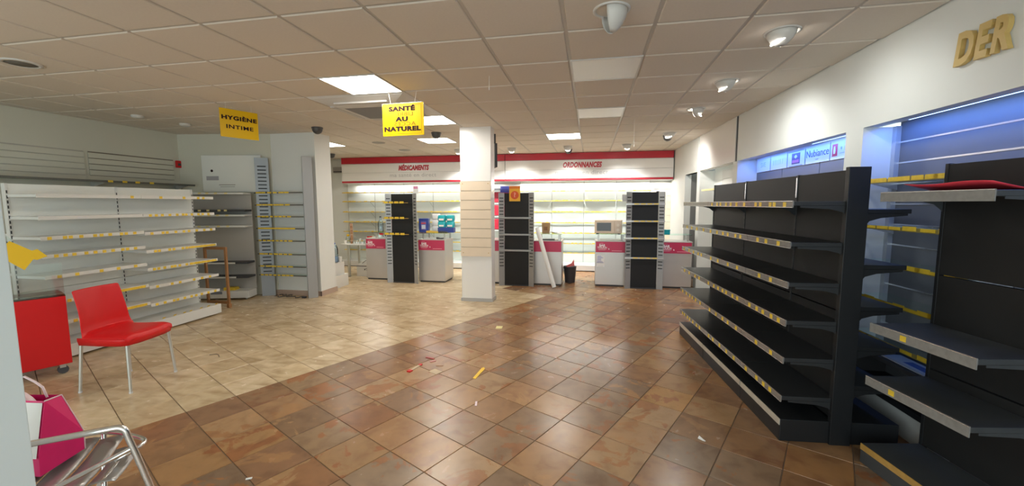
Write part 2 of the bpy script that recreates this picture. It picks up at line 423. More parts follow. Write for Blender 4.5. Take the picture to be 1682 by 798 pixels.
# right wall with three niches and a doorway
wr = MB(); NT = 2.165
wr.mbox(RW, Y_F, 6.29, 0, .10, NT, CEIL+.05)                         # lintel
wr.mbox(RW, 3.73, 3.94, 0, .25, 0, NT)                                # pier
wr.mbox(RW, Y_F, .9, 0, .25, 0, NT)
wr.mbox(RW, .9, 3.73, .25, .35, 0, CEIL+.05); wr.mbox(RW, 3.94, 6.29, .25, .35, 0, CEIL+.05)
wr.mbox(RW, 6.25, 6.42, 0, .25, 0, NT); wr.mbox(RW, 6.29, 6.36, 0, .25, NT, CEIL+.05)
wr.mbox(RW, .9, 6.29, .10, .25, NT+.03, NT+.06)
wr.mbox(RW, 6.36, 9.9, .02, .10, 2.16, CEIL+.05)
wr.mbox(RW, 7.98, 8.16, 0, .25, 0, 2.16); wr.mbox(RW, 6.42, 7.98, .25, .35, 0, 2.5)
wr.mbox(RW, 9.0, 10.3, .0, .12, 0, CEIL+.05); wr.mbox(RW, 8.16, 9.0, .0, .1, 2.16, CEIL+.05)
wro = struct(wr.build('wall_right', m_wall))
gp = MB().mbox(RW, 6.33, 8.02, -.012, .018, 2.165, CEIL).build('glossy_panel', m_gloss, wro)
MB().mbox(RW, 6.285, 6.322, -.008, .01, NT, CEIL).build('panel_edge_strip', m_dark, wro)
d1 = MB().mbox(RW, 8.12, 9.05, .40, .45, 0, 2.3); d1.mbox(RW, 8.12, 8.16, .12, .45, 0, 2.3); d1.mbox(RW, 9.0, 9.05, .12, .45, 0, 2.3)
struct(d1.build('doorway_1', m_dgrey))  # dark grey lining: the unlit corridor's gloom put into its colour
# slat boards in the niches
def slats(s0, s1, z0, step, n, m, d0, name='slat'):
    for k in range(n):
        MB().mbox(RW, s0, s1, d0-.016, d0, z0+step*k+.004, z0+step*k+step-.008).build(name, m, wro)
def inserts(s0, s1, z0, step, n, d0):
    for k in range(n):
        MB().mbox(RW, s0, s1, d0-.018, d0-.012, z0+step*k-.0075, z0+step*k+.0035).build('slat_insert', m_chrome, wro)
for s0, s1 in ((2.775, 3.70), (1.83, 2.765), (.92, 1.82)):
    slats(s0, s1, .158, .157, 13, m_slate, .249); inserts(s0, s1, .158, .157, 14, .249)
for s0, s1 in ((3.96, 4.73), (4.74, 5.50), (5.51, 6.2)):
    slats(s0, s1, .60, .31, 4, m_slate, .249)
    slats(s0, s1, 1.84, .31, 1, m_slate, .249)
slats(6.44, 7.55, .90, .155, 8, m_slatw, .249)
MB().mbox(RW, 3.69, 3.735, .20, .25, 0, NT).build('niche_edge_trim', mat('trim_alu', (.5, .52, .55), .4, metal=.5), wro)
# baseboards
struct(MB().box(X_L, X_L+.012, Y_F, 5.9, 0, .08).build('baseboard_left', m_skin))

# ------------------------------------------------------------------ ceiling fittings
for (i, j), w in LIT.items():
    x, y = GX+.6*(i+.5), GY+.6*(j+.5)
    words = {'nearest': 'square lit ceiling panel just in front of the air conditioning cassette', 'second': 'lit ceiling panel between the air conditioning cassette and the square column',
             'third': 'lit ceiling panel behind the yellow SANTÉ sign, over the first black display', 'right': 'lit ceiling panel right of the square column, before the ORDONNANCES fascia',
             'left': 'lit ceiling panel half hidden behind the left partition'}[w]
    t = thing('ceiling_light', words, 'ceiling light', (x, y, CEIL), group='lit ceiling panels')
    f = MB()
    for a in (-1, 1):
        f.box(*sorted((a*.285, a*.298)), -.298, .298, -.004, .03); f.box(-.285, .285, *sorted((a*.285, a*.298)), -.004, .03)
    f.build('frame', m_housing, t); MB().box(-.285, .285, -.285, .285, .0, .012).build('diffuser', m_diff, t)
for n, (i, j) in enumerate(sorted(OFFP)):
    x, y = GX+.6*(i+.5), GY+.6*(j+.5)
    t = thing('ceiling_light', ['unlit white ceiling panel behind the nearest cone spotlight', 'unlit white ceiling panel farther down, in line with the lit one by the fascia'][n], 'ceiling light', (x, y, CEIL), group='unlit ceiling panels')
    f = MB()
    for a in (-1, 1):
        f.box(*sorted((a*.285, a*.298)), -.298, .298, -.004, .03); f.box(-.285, .285, *sorted((a*.285, a*.298)), -.004, .03)
    f.build('frame', m_housing, t); MB().box(-.285, .285, -.285, .285, .0, .012).build('diffuser', m_off, t)
# cassette air conditioner
t = thing('air_conditioner', 'white cassette air conditioner with grey grille set into the ceiling', 'air conditioner', (-2.59, 4.806, CEIL))
rows = []
for k, (r_, z) in enumerate(((.595, .012), (.56, -.012), (.50, -.03), (.36, -.065), (.30, -.070))): rows.append((r_, z))
f = MB()
for (r0, z0), (r1, z1) in zip(rows, rows[1:]):
    q0 = [(-r0, -r0, z0), (r0, -r0, z0), (r0, r0, z0), (-r0, r0, z0)]; q1 = [(-r1, -r1, z1), (r1, -r1, z1), (r1, r1, z1), (-r1, r1, z1)]
    f.add(q0+q1, [(k, k+4, (k+1) % 4+4, (k+1) % 4) for k in range(4)])
f.build('fascia', m_housing, t)
g = MB().box(-.30, .30, -.30, .30, -.055, -.045); g.build('grille_back', mat('grille_grey', (.10, .095, .09), .7), t)
g = MB()
for k in range(24): g.box(-.30, .30, -.30+.025*k, -.285+.025*k, -.071, -.055)
g.build('grille', mat('grille_slat_grey', (.26, .24, .225), .6), t)
for k in range(4):
    a = k*PI/2; o = MB().box(-.33, .33, .405, .465, -.058, -.04).build('air_flap', mat('flap', (.55, .52, .49), .5), t); o.rotation_euler.z = a
# scoop spotlights
def scoop(x, y, label, az, m=m_housing, lens=m_lens, r=.085, group='ceiling spotlights', cone=None, warm=(.97, 1, .97), watt=SPOT_W, target=None, ring=True, depth=1.0):
    t = thing('spotlight', label, 'spotlight', (x, y, CEIL), az, group)
    if ring: MB().lathe([(r+.02, .004), (r+.02, -.006), (r, -.008), (r, .004)], 24).build('ring', m, t)
    b = MB(); n = 20      # cone shell, tip below, cut away towards +x
    vs = []; fs = []
    prof = [(1, 0), (.93, -.35), (.72, -.72), (.40, -1.0), (.1, -1.15)]
    for pr, pz in prof:
        for k in range(n+1):
            a = PI/2*1.25+(PI*2-PI*1.25)*k/n if False else math.radians(62)+math.radians(236)*k/n
            vs.append((r*pr*math.cos(a), r*pr*math.sin(a), r*1.25*pz*depth))
    for i_ in range(len(prof)-1):
        for k in range(n): fs.append((i_*(n+1)+k, i_*(n+1)+k+1, (i_+1)*(n+1)+k+1, (i_+1)*(n+1)+k))
    o = b.add(vs, fs, True).build('hood', m, t)
    md = o.modifiers.new('thick', 'SOLIDIFY'); md.thickness = .004
    if lens is not None:
        q = r/.085
        l = MB().lathe([(.064*q, -.003), (.064*q, .003)], 24)
        o = l.build('lens', lens, t); o.rotation_euler.y = math.radians(-38 if depth < 1 else -50); o.location = (-.004, 0, -.052*q*depth-.004); o.scale = (1.15, .95, 1)
    if target is not None:
        s = light('spot_lamp', 'SPOT', (x+.10*math.cos(az), y+.10*math.sin(az), CEIL-.15), watt, warm, target, spot_size=math.radians(cone or 150), spot_blend=.9, shadow_soft_size=.05)
    return t
scoop(1.31, 3.31, 'white scoop spotlight nearest the gold letters', .35, depth=.72, r=.095, target=(2.2, 3.6, 1.2), watt=SPOT_W*.55)
scoop(1.31, 4.51, 'white scoop spotlight second along the right wall', .25, depth=.72, r=.095, target=(2.1, 4.8, 1.2), watt=SPOT_W*1.15)
scoop(1.31, 5.71, 'white scoop spotlight third along the right wall', 2.9, depth=.72, r=.095, target=(.2, 5.9, .4), watt=22)
scoop(1.31, 7.51, 'white scoop spotlight fourth along the right wall, beside a dark dome', .9, depth=.72, r=.095, target=(1.95, 8.2, 1.4), watt=SPOT_W*1.6, warm=(1, .97, .92))
scoop(.11, 2.74, 'big white cone spotlight nearest the viewer on the ceiling', 3.3, r=.095, lens=None, target=(-1.6, 2.3, 0), watt=30, cone=100)
for x, w in ((-2.89, 'left of the column, before the MÉDICAMENTS fascia'), (-1.69, 'just right of the column top'), (-.49, 'above the left end of ORDONNANCES'), (.71, 'above the right end of ORDONNANCES')):
    scoop(x, 8.78, 'small white spotlight '+w, PI/2+.2, group='spotlights before the fascia', target=(x, 10.0, .75), watt=70, warm=(.98, 1, .98), cone=104)
m_dome = mat('dark_dome', (.06, .058, .058), .35)
for x, y, w in ((-4.23, 5.84, 'beside the left partition top'), (-2.58, 6.66, 'left of the column top'), (-6.10, 8.9, 'far left over the table'), (-.50, 9.26, 'just before the ORDONNANCES fascia'), (1.33, 7.78, 'near the right wall beside a lit spot')):
    t = thing('dome_camera', 'small dark dome camera on the ceiling '+w, 'camera', (x, y, CEIL), group='dark domes')
    MB().lathe([(.085, .0), (.085, -.02), (.08, -.022)], 20).build('base_ring', m_dome, t)
    MB().lathe([(.078, -.02), (.074, -.05), (.058, -.08), (.03, -.098), (.004, -.104)], 20).build('dome', m_dome, t)
for x, y, w in ((-6.02, 4.58, 'nearer'), (-5.95, 5.18, 'farther')):
    tag(MB().lathe([(.07, 0), (.07, -.02), (.05, -.035), (.01, -.04)], 18, (x, y, CEIL)).build('ceiling_spot', m_housing), f'small white round ceiling spot above the white shelving, the {w} of two', 'spotlight', 'unlit round spots')
t = thing('ceiling_vent', 'round grey grille in the ceiling over the white shelving', 'vent', (-4.76, 2.735, CEIL))
MB().lathe([(.13, .0), (.13, -.008), (.10, -.012), (.10, 0)], 28).build('ring', m_housing, t); MB().lathe([(.10, -.004), (.10, -.008), (.001, -.008)], 28).build('grille', mat('vent_grey', (.14, .13, .11), .8), t)
for x, y, w in ((-4.09, 7.48, 'nearer'), (-4.09, 8.62, 'farther')):
    tag(MB().lathe([(.13, .002), (.12, -.008), (.001, -.008)], 20, (x, y, CEIL)).build('ceiling_speaker', mat('speaker_grey', (.34, .31, .28), .7)), f'flat round ceiling speaker left of the fascia lights, the {w} of two', 'speaker', 'ceiling speakers')

# ------------------------------------------------------------------ hanging signs
t = thing('hanging_sign', 'yellow hanging sign reading SANTÉ AU NATUREL', 'sign', (-2.0, 4.2, 2.49), math.radians(-2))
MB().box(-.242, .242, -.003, .003, -.171, .171).build('panel', m_yellow, t, bevel=.001)
b = MB()
for a in (-1, 1):
    b.box(*sorted((a*.216, a*.213)), -.0036, .0036, -.15, .15); b.box(-.215, .215, -.0036, .0036, *sorted((a*.148, a*.151)))
b.build('border_line', m_ghost, t)
e = MB()
for a in (-1, 1):
    e.box(*sorted((a*.242, a*.246)), -.004, .004, -.175, .175); e.box(-.246, .246, -.004, .004, *sorted((a*.171, a*.175)))
e.build('clear_edge', m_acr, t)
for z, s, w in ((.112, 'SANTÉ', 1.50), (.003, 'AU', 1.55), (-.100, 'NATUREL', 1.46)):
    text('lettering', s, .062, m_text, t, (-.012, -.0045, z), FACE, bold=.0038, xscale=w, space=1.12)
for z, s in ((.055, 'LIBRE'), (-.048, 'ACCÈS')):
    text('back_print', s, .056, m_ghost, t, (.02, -.0042, z), FACE, extrude=.0004, bold=.0006, xscale=1.4, space=1.1, mirror=True)
    text('back_lettering', s, .058, m_text, t, (.02, .0045, z), (PI/2, 0, PI), bold=.002, xscale=1.25, space=1.1)
MB().tube([(.14, 0, .17), (.165, 0, .292)], .0014, 6).tube([(-.14, 0, .17), (-.165, 0, .292)], .0014, 6).build('hanging_string', m_paper, t)
A = Vector((-4.258, 4.13)); Bp = Vector((-4.10, 4.52))
hx = (Bp-A).normalized(); ctr = (A+Bp)/2
t = thing('hanging_sign', 'tilted yellow hanging sign reading HYGIÈNE INTIME', 'sign', (ctr.x, ctr.y, 2.545), math.atan2(hx.y, hx.x))
MB().box(-.21, .21, -.003, .003, -.165, .165).build('panel', m_yellow, t, bevel=.001)
for z, s in ((.062, 'HYGIÈNE'), (-.042, 'INTIME')):
    text('lettering', s, .063, m_text, t, (0, -.0045, z), FACE, bold=.0028 if s[0] == 'H' else .0014, xscale=1.38, space=1.12)
MB().tube([(.14, 0, .16), (.14, 0, .238)], .0014, 6).tube([(-.14, 0, .16), (-.14, 0, .238)], .0014, 6).build('hanging_string', m_paper, t)
for x, y, l_, w in ((-.96, 3.87, .10, 'over the front half of the brown floor'), (.60, 6.2, .36, 'left of the right-hand spotlights')):
    tag(MB().tube([(x, y, CEIL), (x, y, CEIL-l_)], .0022, 6).tube([(x, y, CEIL-l_), (x, y, CEIL-l_-.03)], .004, 6).build('hanging_hook', m_paper), 'thin white hook hanging from the ceiling '+w, 'hook', 'empty sign hooks')

# ------------------------------------------------------------------ shelving gondolas
tag_me = MB().box(-.017, .017, 0, .0022, -.015, .015).mesh('price_tag', m_tag)
tagp_me = MB().box(-.022, .022, 0, .0022, -.013, .013).mesh('price_tag', m_tagp)
def shelf_part(t, u0, u1, v0, v1, z, m, rail=None, tags=(), th=.028, lip=.04, name='shelf', tagm=None, standing=False, drop=0.012, bracket=None, raise_=0):
    """u along, v depth (front = v1), z = top of the shelf"""
    s = MB().box(u0+.002, u1-.002, v0, v1, z-th, z).build(name, m, t, bevel=.003)
    if rail is not None: MB().box(u0+.003, u1-.003, v1, v1+.006, z-lip, z+.004).build('price_rail', rail, s)
    for u in tags:
        o = mesh_obj('price_tag', tagm or tag_me, s, (u, v1+.0062, z-lip/2+raise_), (0, 0, 0))
    if bracket is not None:
        for u in bracket:
            MB().prism([(v0, z-th), (v1-.04, z-th), (v1-.04, z-th-.012), (v0+.12, z-th-.022), (v0+.05, z-th-.04), (v0, z-th-.08)], u-.0015, u+.0015, axis='x').build('bracket', m, s)
    return s
def upright(t, u, v0, v1, z1, m, w=.03, slots=True, side=1):
    o = MB().box(u-w/2, u+w/2, v0, v1, 0, z1).build('upright', m, t, bevel=.002)
    if slots:
        s = MB(); k = .1
        while k < z1-.05:
            s.box(u-.005, u+.005, v1, v1+.0012, k, k+.03) if side > 0 else s.box(u-.005, u+.005, v0-.0012, v0, k, k+.03); k += .05
        s.build('slot_row', m_slot, o, kind='stuff')
    return o
# -- black double-sided gondola
a0 = math.atan2(2.26, -.175); D1 = .36
u_ = Vector((math.cos(a0), math.sin(a0))); v_ = Vector((-u_.y, u_.x))
org = Vector((1.26, 2.87))-v_*D1
t = thing('shelving_unit', 'long black double-sided shelving unit standing beside the blue-lit niches', 'shelving', (org.x, org.y, 0), a0)
SEG = [0.0, .60, 1.46, 2.27]
G1Z = [.31, .57, .82, 1.07, 1.33, 1.59]
for k in range(3):
    u0, u1 = SEG[k]+(.03 if k == 0 else 0), SEG[k+1]
    for z0, z1 in ((.15, .48), (.485, .88), (.885, 1.32), (1.325, 1.79)):
        MB().box(u0+.012, u1-.012, -.022, .022, z0, z1-.004).build('back_panel', m_blackp, t, bevel=.002)
upright(t, .0, -.062, .062, 1.80, m_black, .035, False)
for k in (1, 2, 3): upright(t, SEG[k], -.026, .026, 1.79, m_black, .022, True)
tl = MB()
for k in (0, 1, 2): tl.box(SEG[k]-.006+(.02 if k == 0 else 0), SEG[k]+.006+(.02 if k == 0 else 0), .026, .030, 1.62, 1.77)
tl.build('silver_slot_strip', m_chrome, t)
for sgn in (1, -1):
    for k in range(3):
        u0, u1 = SEG[k], SEG[k+1]
        b = MB().box(u0+.002, u1-.002, *sorted((sgn*.03, sgn*D1)), .0, .15).build('base_deck', m_black, t, bevel=.004)
        if sgn > 0: MB().box(u0+.006, u1-.006, D1, D1+.005, .108, .150).build('price_rail', mat('pale_rail', (.55, .50, .42), .3, var=.2, scale=20), b)
        for z in G1Z if sgn > 0 else (.40, .66, .92, 1.19, 1.54):
            if sgn > 0:
                L_ = u1-u0; n = R.choice((2, 3, 4, 4, 5)) if k == 0 else R.choice((4, 5, 6, 7))
                if z == 1.59 and k > 1: n = 0
                us = sorted(u0+.05+(L_-.1)*(q+.5+R.uniform(-.25, .25))/n for q in range(n)) if n else []
                s = shelf_part(t, u0, u1, .025, D1, z, m_shelf, m_rail, us, bracket=[u0+.004, u1-.004])
                rl = MB().box(u0+.003, u1-.003, D1+.006, D1+.0075, z+.000, z+.004).box(u0+.003, u1-.003, D1+.006, D1+.0075, z-.040, z-.036).build('rail_edge', m_chrome, s)
            else:
                s = MB().box(u0+.002, u1-.002, -D1+.04, -.025, z-.028, z).build('shelf', m_black, t, bevel=.003)
                for u in (u0+.004, u1-.004):
                    MB().prism([(-.025, z-.028), (-D1+.06, z-.028), (-D1+.06, z-.040), (-.15, z-.055), (-.085, z-.075), (-.055, z-.115), (-.025, z-.13)], u-.0015, u+.0015, axis='x').build('bracket', m_black, s)
# -- black gondola at the right edge of the view
a2 = math.atan2(.986, -.166); D2 = .35; L2 = .575
org = Vector((2.085, 2.213))
t = thing('shelving_unit', 'black shelving unit with wide shelves at the right edge, nearest the viewer', 'shelving', (org.x, org.y, 0), a2)
for z0, z1 in ((.12, .60), (.605, 1.16), (1.165, 1.80)):
    MB().box(0, L2-.01, -.03, .0, z0, z1-.004).build('back_panel', m_blackp, t, bevel=.002)
upright(t, L2-.008, -.03, .004, 1.80, m_black, .02, False); upright(t, .0, -.03, .004, 1.80, m_black, .02, False)
b = MB().box(0, L2, .0, D2, 0, .12).build('base_deck', m_shelfg, t, bevel=.004)
MB().box(.004, L2-.004, D2, D2+.005, .085, .122).build('price_rail', m_railb, b)
for z, us in ((.545, (.40,)), (.87, (.36,)), (1.635, ())):
    s = shelf_part(t, 0, L2, .0, D2, z, m_shelfg, mat('grey_rail', (.24, .235, .225), .3, var=.3, scale=40), us, lip=.05, bracket=[.004, L2-.004])
    MB().box(.003, L2-.003, D2+.006, D2+.0075, z, z+.004).build('rail_edge', m_chrome, s)
    if z > 1.5: rs = s
sh = MB().grid([[( .03+.42*a, .05+.29*b_, 1.638+.062*max(0, b_-.35)**1.1*(1+.12*math.sin(a*7))) for a in [q/10 for q in range(11)]] for b_ in (0, .25, .5, .75, 1)], .002).build('red_sheet', mat('red_sheet_paper', (.85, .06, .09), .5))
sh.parent = None; sh.matrix_world = Matrix.Translation((org.x, org.y, 0)) @ Matrix.Rotation(a2, 4, 'Z')
tag(sh, 'flat red paper sheet lying on the top shelf of the right-hand black unit', 'paper')
# -- shelves of the near niche: glass with yellow label strips
for k, (z, s0, s1, nt2) in enumerate(((1.745, 2.62, 3.70, 9), (1.405, 2.75, 3.70, 6), (1.14, 2.75, 3.70, 9), (.865, 2.80, 3.70, 8), (.575, 2.80, 3.70, 5))):
    names = ['topmost', 'second from the top', 'third from the top', 'fourth from the top', 'lowest']
    t = thing('wall_shelf', f'glass shelf with a yellow label strip in the blue-lit niche, {names[k]}', 'shelf', (0, 0, 0), group='niche shelves')
    MB().mbox(RW, s0, s1, .0, .23, z-.008, z).build('glass_plate', m_glass, t)
    MB().mbox(RW, s0, s1, -.008, .0, z-.022, z+.006).build('label_rail', mat('olive_rail', (.30, .24, .07), .35, var=.3, scale=18), t)
    for q in range(nt2):
        s = s0+.08+(s1-s0-.14)*(q+.5+R.uniform(-.2, .2))/nt2; w = R.uniform(.045, .06)
        MB().mbox(RW, s-w, s+w, -.0105, -.008, z-.016, z+(.014 if k < 1 else R.choice((.004, .006, .014)))).build('price_tag', m_tag, t)
    for s in (s0+.02, s1-.02): MB().prism([(rwx(s)+.0, z-.008), (rwx(s)+.23, z-.008), (rwx(s)+.23, z-.07)], s-.002, s+.002, axis='y').build('bracket', m_chrome, t)
t = thing('wall_base_unit', 'low black base deck at the foot of the blue-lit niche', 'shelving', (0, 0, 0))
MB().mbox(RW, 2.82, 3.70, -.07, .23, .20, .24).build('deck', m_black, t); MB().mbox(RW, 2.82, 3.70, -.03, .23, 0, .20).build('kick_panel', mat('pale_kick', (.50, .50, .49), .4), t)
t = thing('wall_deck', 'dark deck shelf holding a leaflet, low in the blue-lit niche', 'shelf', (0, 0, 0))
MB().mbox(RW, 2.80, 3.70, -.05, .23, .445, .475).build('deck', m_dark, t, bevel=.002)
for s in (2.85, 3.65): MB().mbox(RW, s-.01, s+.01, .0, .23, .24, .445).build('support', m_dark, t)
lf = MB().mbox(RW, 2.95, 3.35, -.02, .12, .4755, .478).build('leaflet', m_lav); tag(lf, 'pale printed leaflet lying on the dark deck in the niche', 'leaflet')
MB().mbox(RW, 3.0, 3.2, .03, .09, .478, .4785).build('printed_block', mat('leaflet_blue', (.12, .2, .5), .5), lf)
# -- white gondola on the left
t = thing('shelving_unit', 'white double-sided shelving unit with yellow price tags along the left', 'shelving', (-5.65, 4.92, 0), -PI/2)
LW = [0, .95, 1.90]
for k in range(2):
    for z0, z1 in ((.15, .70), (.704, 1.25), (1.254, 1.80)): MB().box(LW[k]+.012, LW[k+1]-.012, -.012, .012, z0, z1-.003).build('back_panel', m_whitep, t, bevel=.002)
for u in LW: upright(t, u, -.03, .016, 1.80, m_white, .024, True)
WZ = [[.37, .59, .81, 1.03, 1.25, 1.47, 1.69], [.40, .62, .88, 1.09, 1.27, 1.47, 1.69]]
for k in range(2):
    u0, u1 = LW[k], LW[k+1]
    b = MB().box(u0+.001, u1-.001, -.36, .385, .02, .15).build('base_deck', m_white, t, bevel=.004)
    if k == 0:
        for q in range(7): mesh_obj('price_tag', tag_me, b, (u0+.05+q*.125+R.uniform(-.02, .02), .365, .158), (-PI/4, 0, 0))
    for n, z in enumerate(WZ[k]):
        dense = (k == 0 and n in (0, 2, 3, 4, 5)) or (k == 1 and n in (0, 1, 3, 4))
        if n == 6: us = [u0+.2*R.random()+.2*q for q in range(4)] if k == 0 else [u0+.1]
        elif n == 5 and k == 1: us = []
        else:
            c = R.randint(8, 13) if dense else R.randint(4, 6)
            us = [u0+.05+(u1-u0-.1)*(q+.5+R.uniform(-.3, .3))/c for q in range(c)]
        s = shelf_part(t, u0, u1, .012, .375, z, m_white, m_white, us, lip=.032)
        if dense and k == 0 and n in (2, 3): MB().box(u0+.02, u0+.42, .3815, .3828, z-.028, z-.004).build('yellow_strip', m_tag, s)
        if k == 1 and n in (0, 1): MB().box(u0+.04, u0+.50, .3815, .3828, z-.030, z-.002).build('yellow_strip', m_tag, s)
    for z in (.50, .90, 1.30): MB().box(u0+.002, u1-.002, -.34, -.012, z-.026, z).build('shelf', m_white, t, bevel=.003)
# -- glass shelf behind it on the left wall
t = thing('wall_shelf', 'dark-edged glass shelf on the left wall behind the white shelving', 'shelf', (0, 0, 0))
MB().box(X_L, X_L+.35, 3.3, 5.85, 1.905, 1.913).build('glass_plate', m_glass, t); MB().box(X_L+.35, X_L+.358, 3.3, 5.85, 1.895, 1.925).build('dark_rail', mat('dark_olive_rail', (.11, .11, .09), .4), t)
for y in (4.6, 4.78, 4.95, 5.15): MB().box(X_L+.358, X_L+.361, y-.03, y+.03, 1.90, 1.93).build('price_tag', m_tag, t)
for y in (3.4, 4.6, 5.8): MB().prism([(X_L, 1.905), (X_L+.3, 1.905), (X_L, 1.83)], y-.003, y+.003, axis='y').build('bracket', m_chrome, t)
t = thing('fire_alarm_button', 'red fire alarm button on the left wall near the corner', 'alarm button', (X_L, 5.88, 2.26))
MB().box(0, .035, -.045, .045, -.045, .075).build('housing', m_red, t, bevel=.006); MB().box(.035, .037, -.025, .025, -.01, .03).build('push_plate', m_dark, t)
# -- unit in the recess
ra = math.atan2(.24, .84); 
t = thing('shelving_unit', 'white and dark shelving unit in the left corner recess', 'shelving', (-5.66, 5.99, 0), ra+PI)
# local: u runs from the right end towards the left, front is +v
D3 = .22
RL = .93
MB().box(0, RL, -.02, 0, .15, 1.75).build('back_panel', mat('shaded_recess_panel', (.42, .40, .37), .5), t)  # grey panel, made darker in colour to carry the recess's shade
b = MB().box(0, RL, .0, D3+.03, .03, .15).build('base_deck', m_white, t, bevel=.004)
MB().lathe([(.015, .0), (.015, .03)], 10, (.08, D3-.05, 0)).lathe([(.015, .0), (.015, .03)], 10, (RL-.08, D3-.05, 0)).build('foot', m_aluleg, t)
MB().box(.42, .60, D3+.03, D3+.033, .10, .145).build('label', mat('slate_label', (.2, .22, .27), .5), b)
for z, m, r_ in ((.39, m_dark, m_white), (.63, m_dark, m_white), (1.24, m_white, m_white), (1.42, m_white, m_white), (1.50, m_dark, m_dark), (1.78, m_white, m_white)):
    s = MB().box(.002, RL, 0, D3, z-.03, z).build('shelf', m, t, bevel=.003)
    MB().box(.20 if z < .7 else 0.005, RL, D3, D3+.005, z-.028, z-.002).build('price_rail', r_, s)
    if z > 1:
        for q in range(5): mesh_obj('price_tag', tagp_me, s, (.28+q*.14+R.uniform(-.03, .03), D3+.0055, z-.012))
for (z, u) in ((.39+.24, .72), (.15, .25)):
    o = MB()
    for q in range(4): o.box(u+q*.002, u+.18+q*.003, .05+q*.004, .19-q*.004, z+.001+q*.011, z+q*.011+.01)
    o = o.build('label_stack', m_tag); o.matrix_world = Matrix.Translation((-5.66, 5.99, 0)) @ Matrix.Rotation(ra+PI, 4, 'Z')
    tag(o, 'flat stack of yellow price labels '+('on the dark shelf' if z > .3 else 'on the white base')+' of the corner unit', 'labels', 'stacks of yellow labels')
t = thing('poster_board', 'white poster board with a small emblem leaning above the corner unit', 'board', (-6.05, 6.03, 1.80), math.atan2(.29, 1.6))
MB().box(-.50, .52, -.012, .0, 0, .62).build('board', m_whitep, t, bevel=.002)
o = MB().lathe([(.022, -.001), (.022, .001)], 18); o.v = [(x-.33, -.0135+z, y+.36) for x, y, z in o.v]; o.build('emblem', m_text, t)
o = MB().box(-.43, -.22, -.014, -.0121, .20, .27); o.build('printed_block', mat('faint_violet', (.42, .40, .42), .6), t)
o = MB().box(-.22, .06, -.014, -.0121, .115, .128).box(-.20, .05, -.014, -.0121, .085, .093); o.build('printed_lines', mat('faint_grey', (.36, .34, .31), .6), t)
# perforated fin upright, short shelf bay and tall post in front of the partition
def fin(t, name, x0, y0, x1, y1, z1, zs0, zs1, step=.062, m=m_fin, edge=.18):
    """slotted metal blade from (x0,y0) to (x1,y1)"""
    d = Vector((x1-x0, y1-y0)); L_ = d.length; d /= L_; n = Vector((d.y, -d.x))*.004
    def fn(a, b_, z): return (x0+d.x*a+n.x*b_, y0+d.y*a+n.y*b_, z)
    s = MB(); e = L_*edge
    s.mbox(fn, 0, e, -1, 1, 0, z1); s.mbox(fn, L_-e, L_, -1, 1, 0, z1)
    s.mbox(fn, e, L_-e, -1, 1, 0, zs0); s.mbox(fn, e, L_-e, -1, 1, zs1, z1)
    z = zs0; k = 0
    while z+step <= zs1+1e-6: s.mbox(fn, e, L_-e, -1, 1, z+.018, z+step); z += step
    s.mbox(fn, e, L_-e, -1, 1, z, zs1+.001)
    o = s.build(name, m, t)
    MB().mbox(fn, e*.8, L_-e*.8, -2.2, -1.05, zs0-.01, zs1+.01).build('slot_backing', m_slot, o)
    return o
t = thing('shelf_bay', 'narrow shelf bay of yellow-striped rails between a slotted fin and a tall grey post', 'shelving', (0, 0, 0))
fin(t, 'slotted_fin', -5.58, 6.02, -5.40, 6.12, 2.37, .42, 2.28, m=mat('blue_grey_fin', (.34, .37, .40), .45, metal=.2))
MB().prism([(-4.70, 6.04), (-4.66, 6.0), (-4.55, 6.10), (-4.57, 6.13)], 0, 2.37, axis='z').build('tall_post', m_fin, t, bevel=.003)
MB().box(-4.70, -4.66, 6.04, 6.12, 0, 2.37).build('post_return', mat('pale_post', (.55, .54, .52), .4, metal=.2), t)
for z in (1.785, 1.58, 1.383, 1.182, .973, .744, .532, .38):
    s = MB().box(-5.40, -4.70, 6.03, 6.17, z-.008, z).build('shelf', m_glass, t)
    MB().box(-5.62, -4.70, 6.015, 6.03, z-.014, z+.002).build('dark_rail', mat('dark_rail', (.10, .09, .07), .4), s)
    n = 1 if z == 1.182 else R.randint(6, 8)
    for q in range(n):
        u0 = -5.58+.66*q/n; MB().box(u0, u0+(.70/n-.012)*R.uniform(.7, 1) if n > 1 else -4.86, 6.0125, 6.015, z-.015, z+.010).build('price_tag', m_tag, s)
t = thing('floor_cable', 'dark tangled cable on the floor at the foot of the partition', 'cable', (0, 0, 0))
MB().tube([(-5.35+.035*k, 6.02+.05*math.sin(k*1.3), .008+.012*max(0, math.sin(k*.9))) for k in range(18)], .006, 6).tube([(-5.30+.02*k, 6.08+.03*math.cos(k*2.1), .01+.02*abs(math.sin(k*.7))) for k in range(14)], .006, 6).build('cord', m_dark, t)
MB().box(-4.79, -4.72, 5.99, 6.03, 0, .03).build('plug', m_dark, t, bevel=.004)
# wooden frame leaning at the end of the white unit
t = thing('wooden_stand', 'empty brown wooden frame on feet standing between white shelving and the corner unit', 'frame', (-5.64, 5.22, 0))
for n_, bx in (('stile', (-.21, -.175, 0, .03, .06, .94)), ('stile', (.165, .20, 0, .03, .06, .94)), ('rail', (-.17, .16, 0, .03, .06, .10)), ('rail', (-.17, .16, 0, .03, .90, .94))):
    o = MB().box(*bx).build(n_, m_wood, t, bevel=.003)
MB().box(-.21, -.17, -.005, .045, 0, .06).build('foot', m_wood, t); MB().box(.16, .20, -.005, .045, 0, .06).build('foot', m_wood, t)

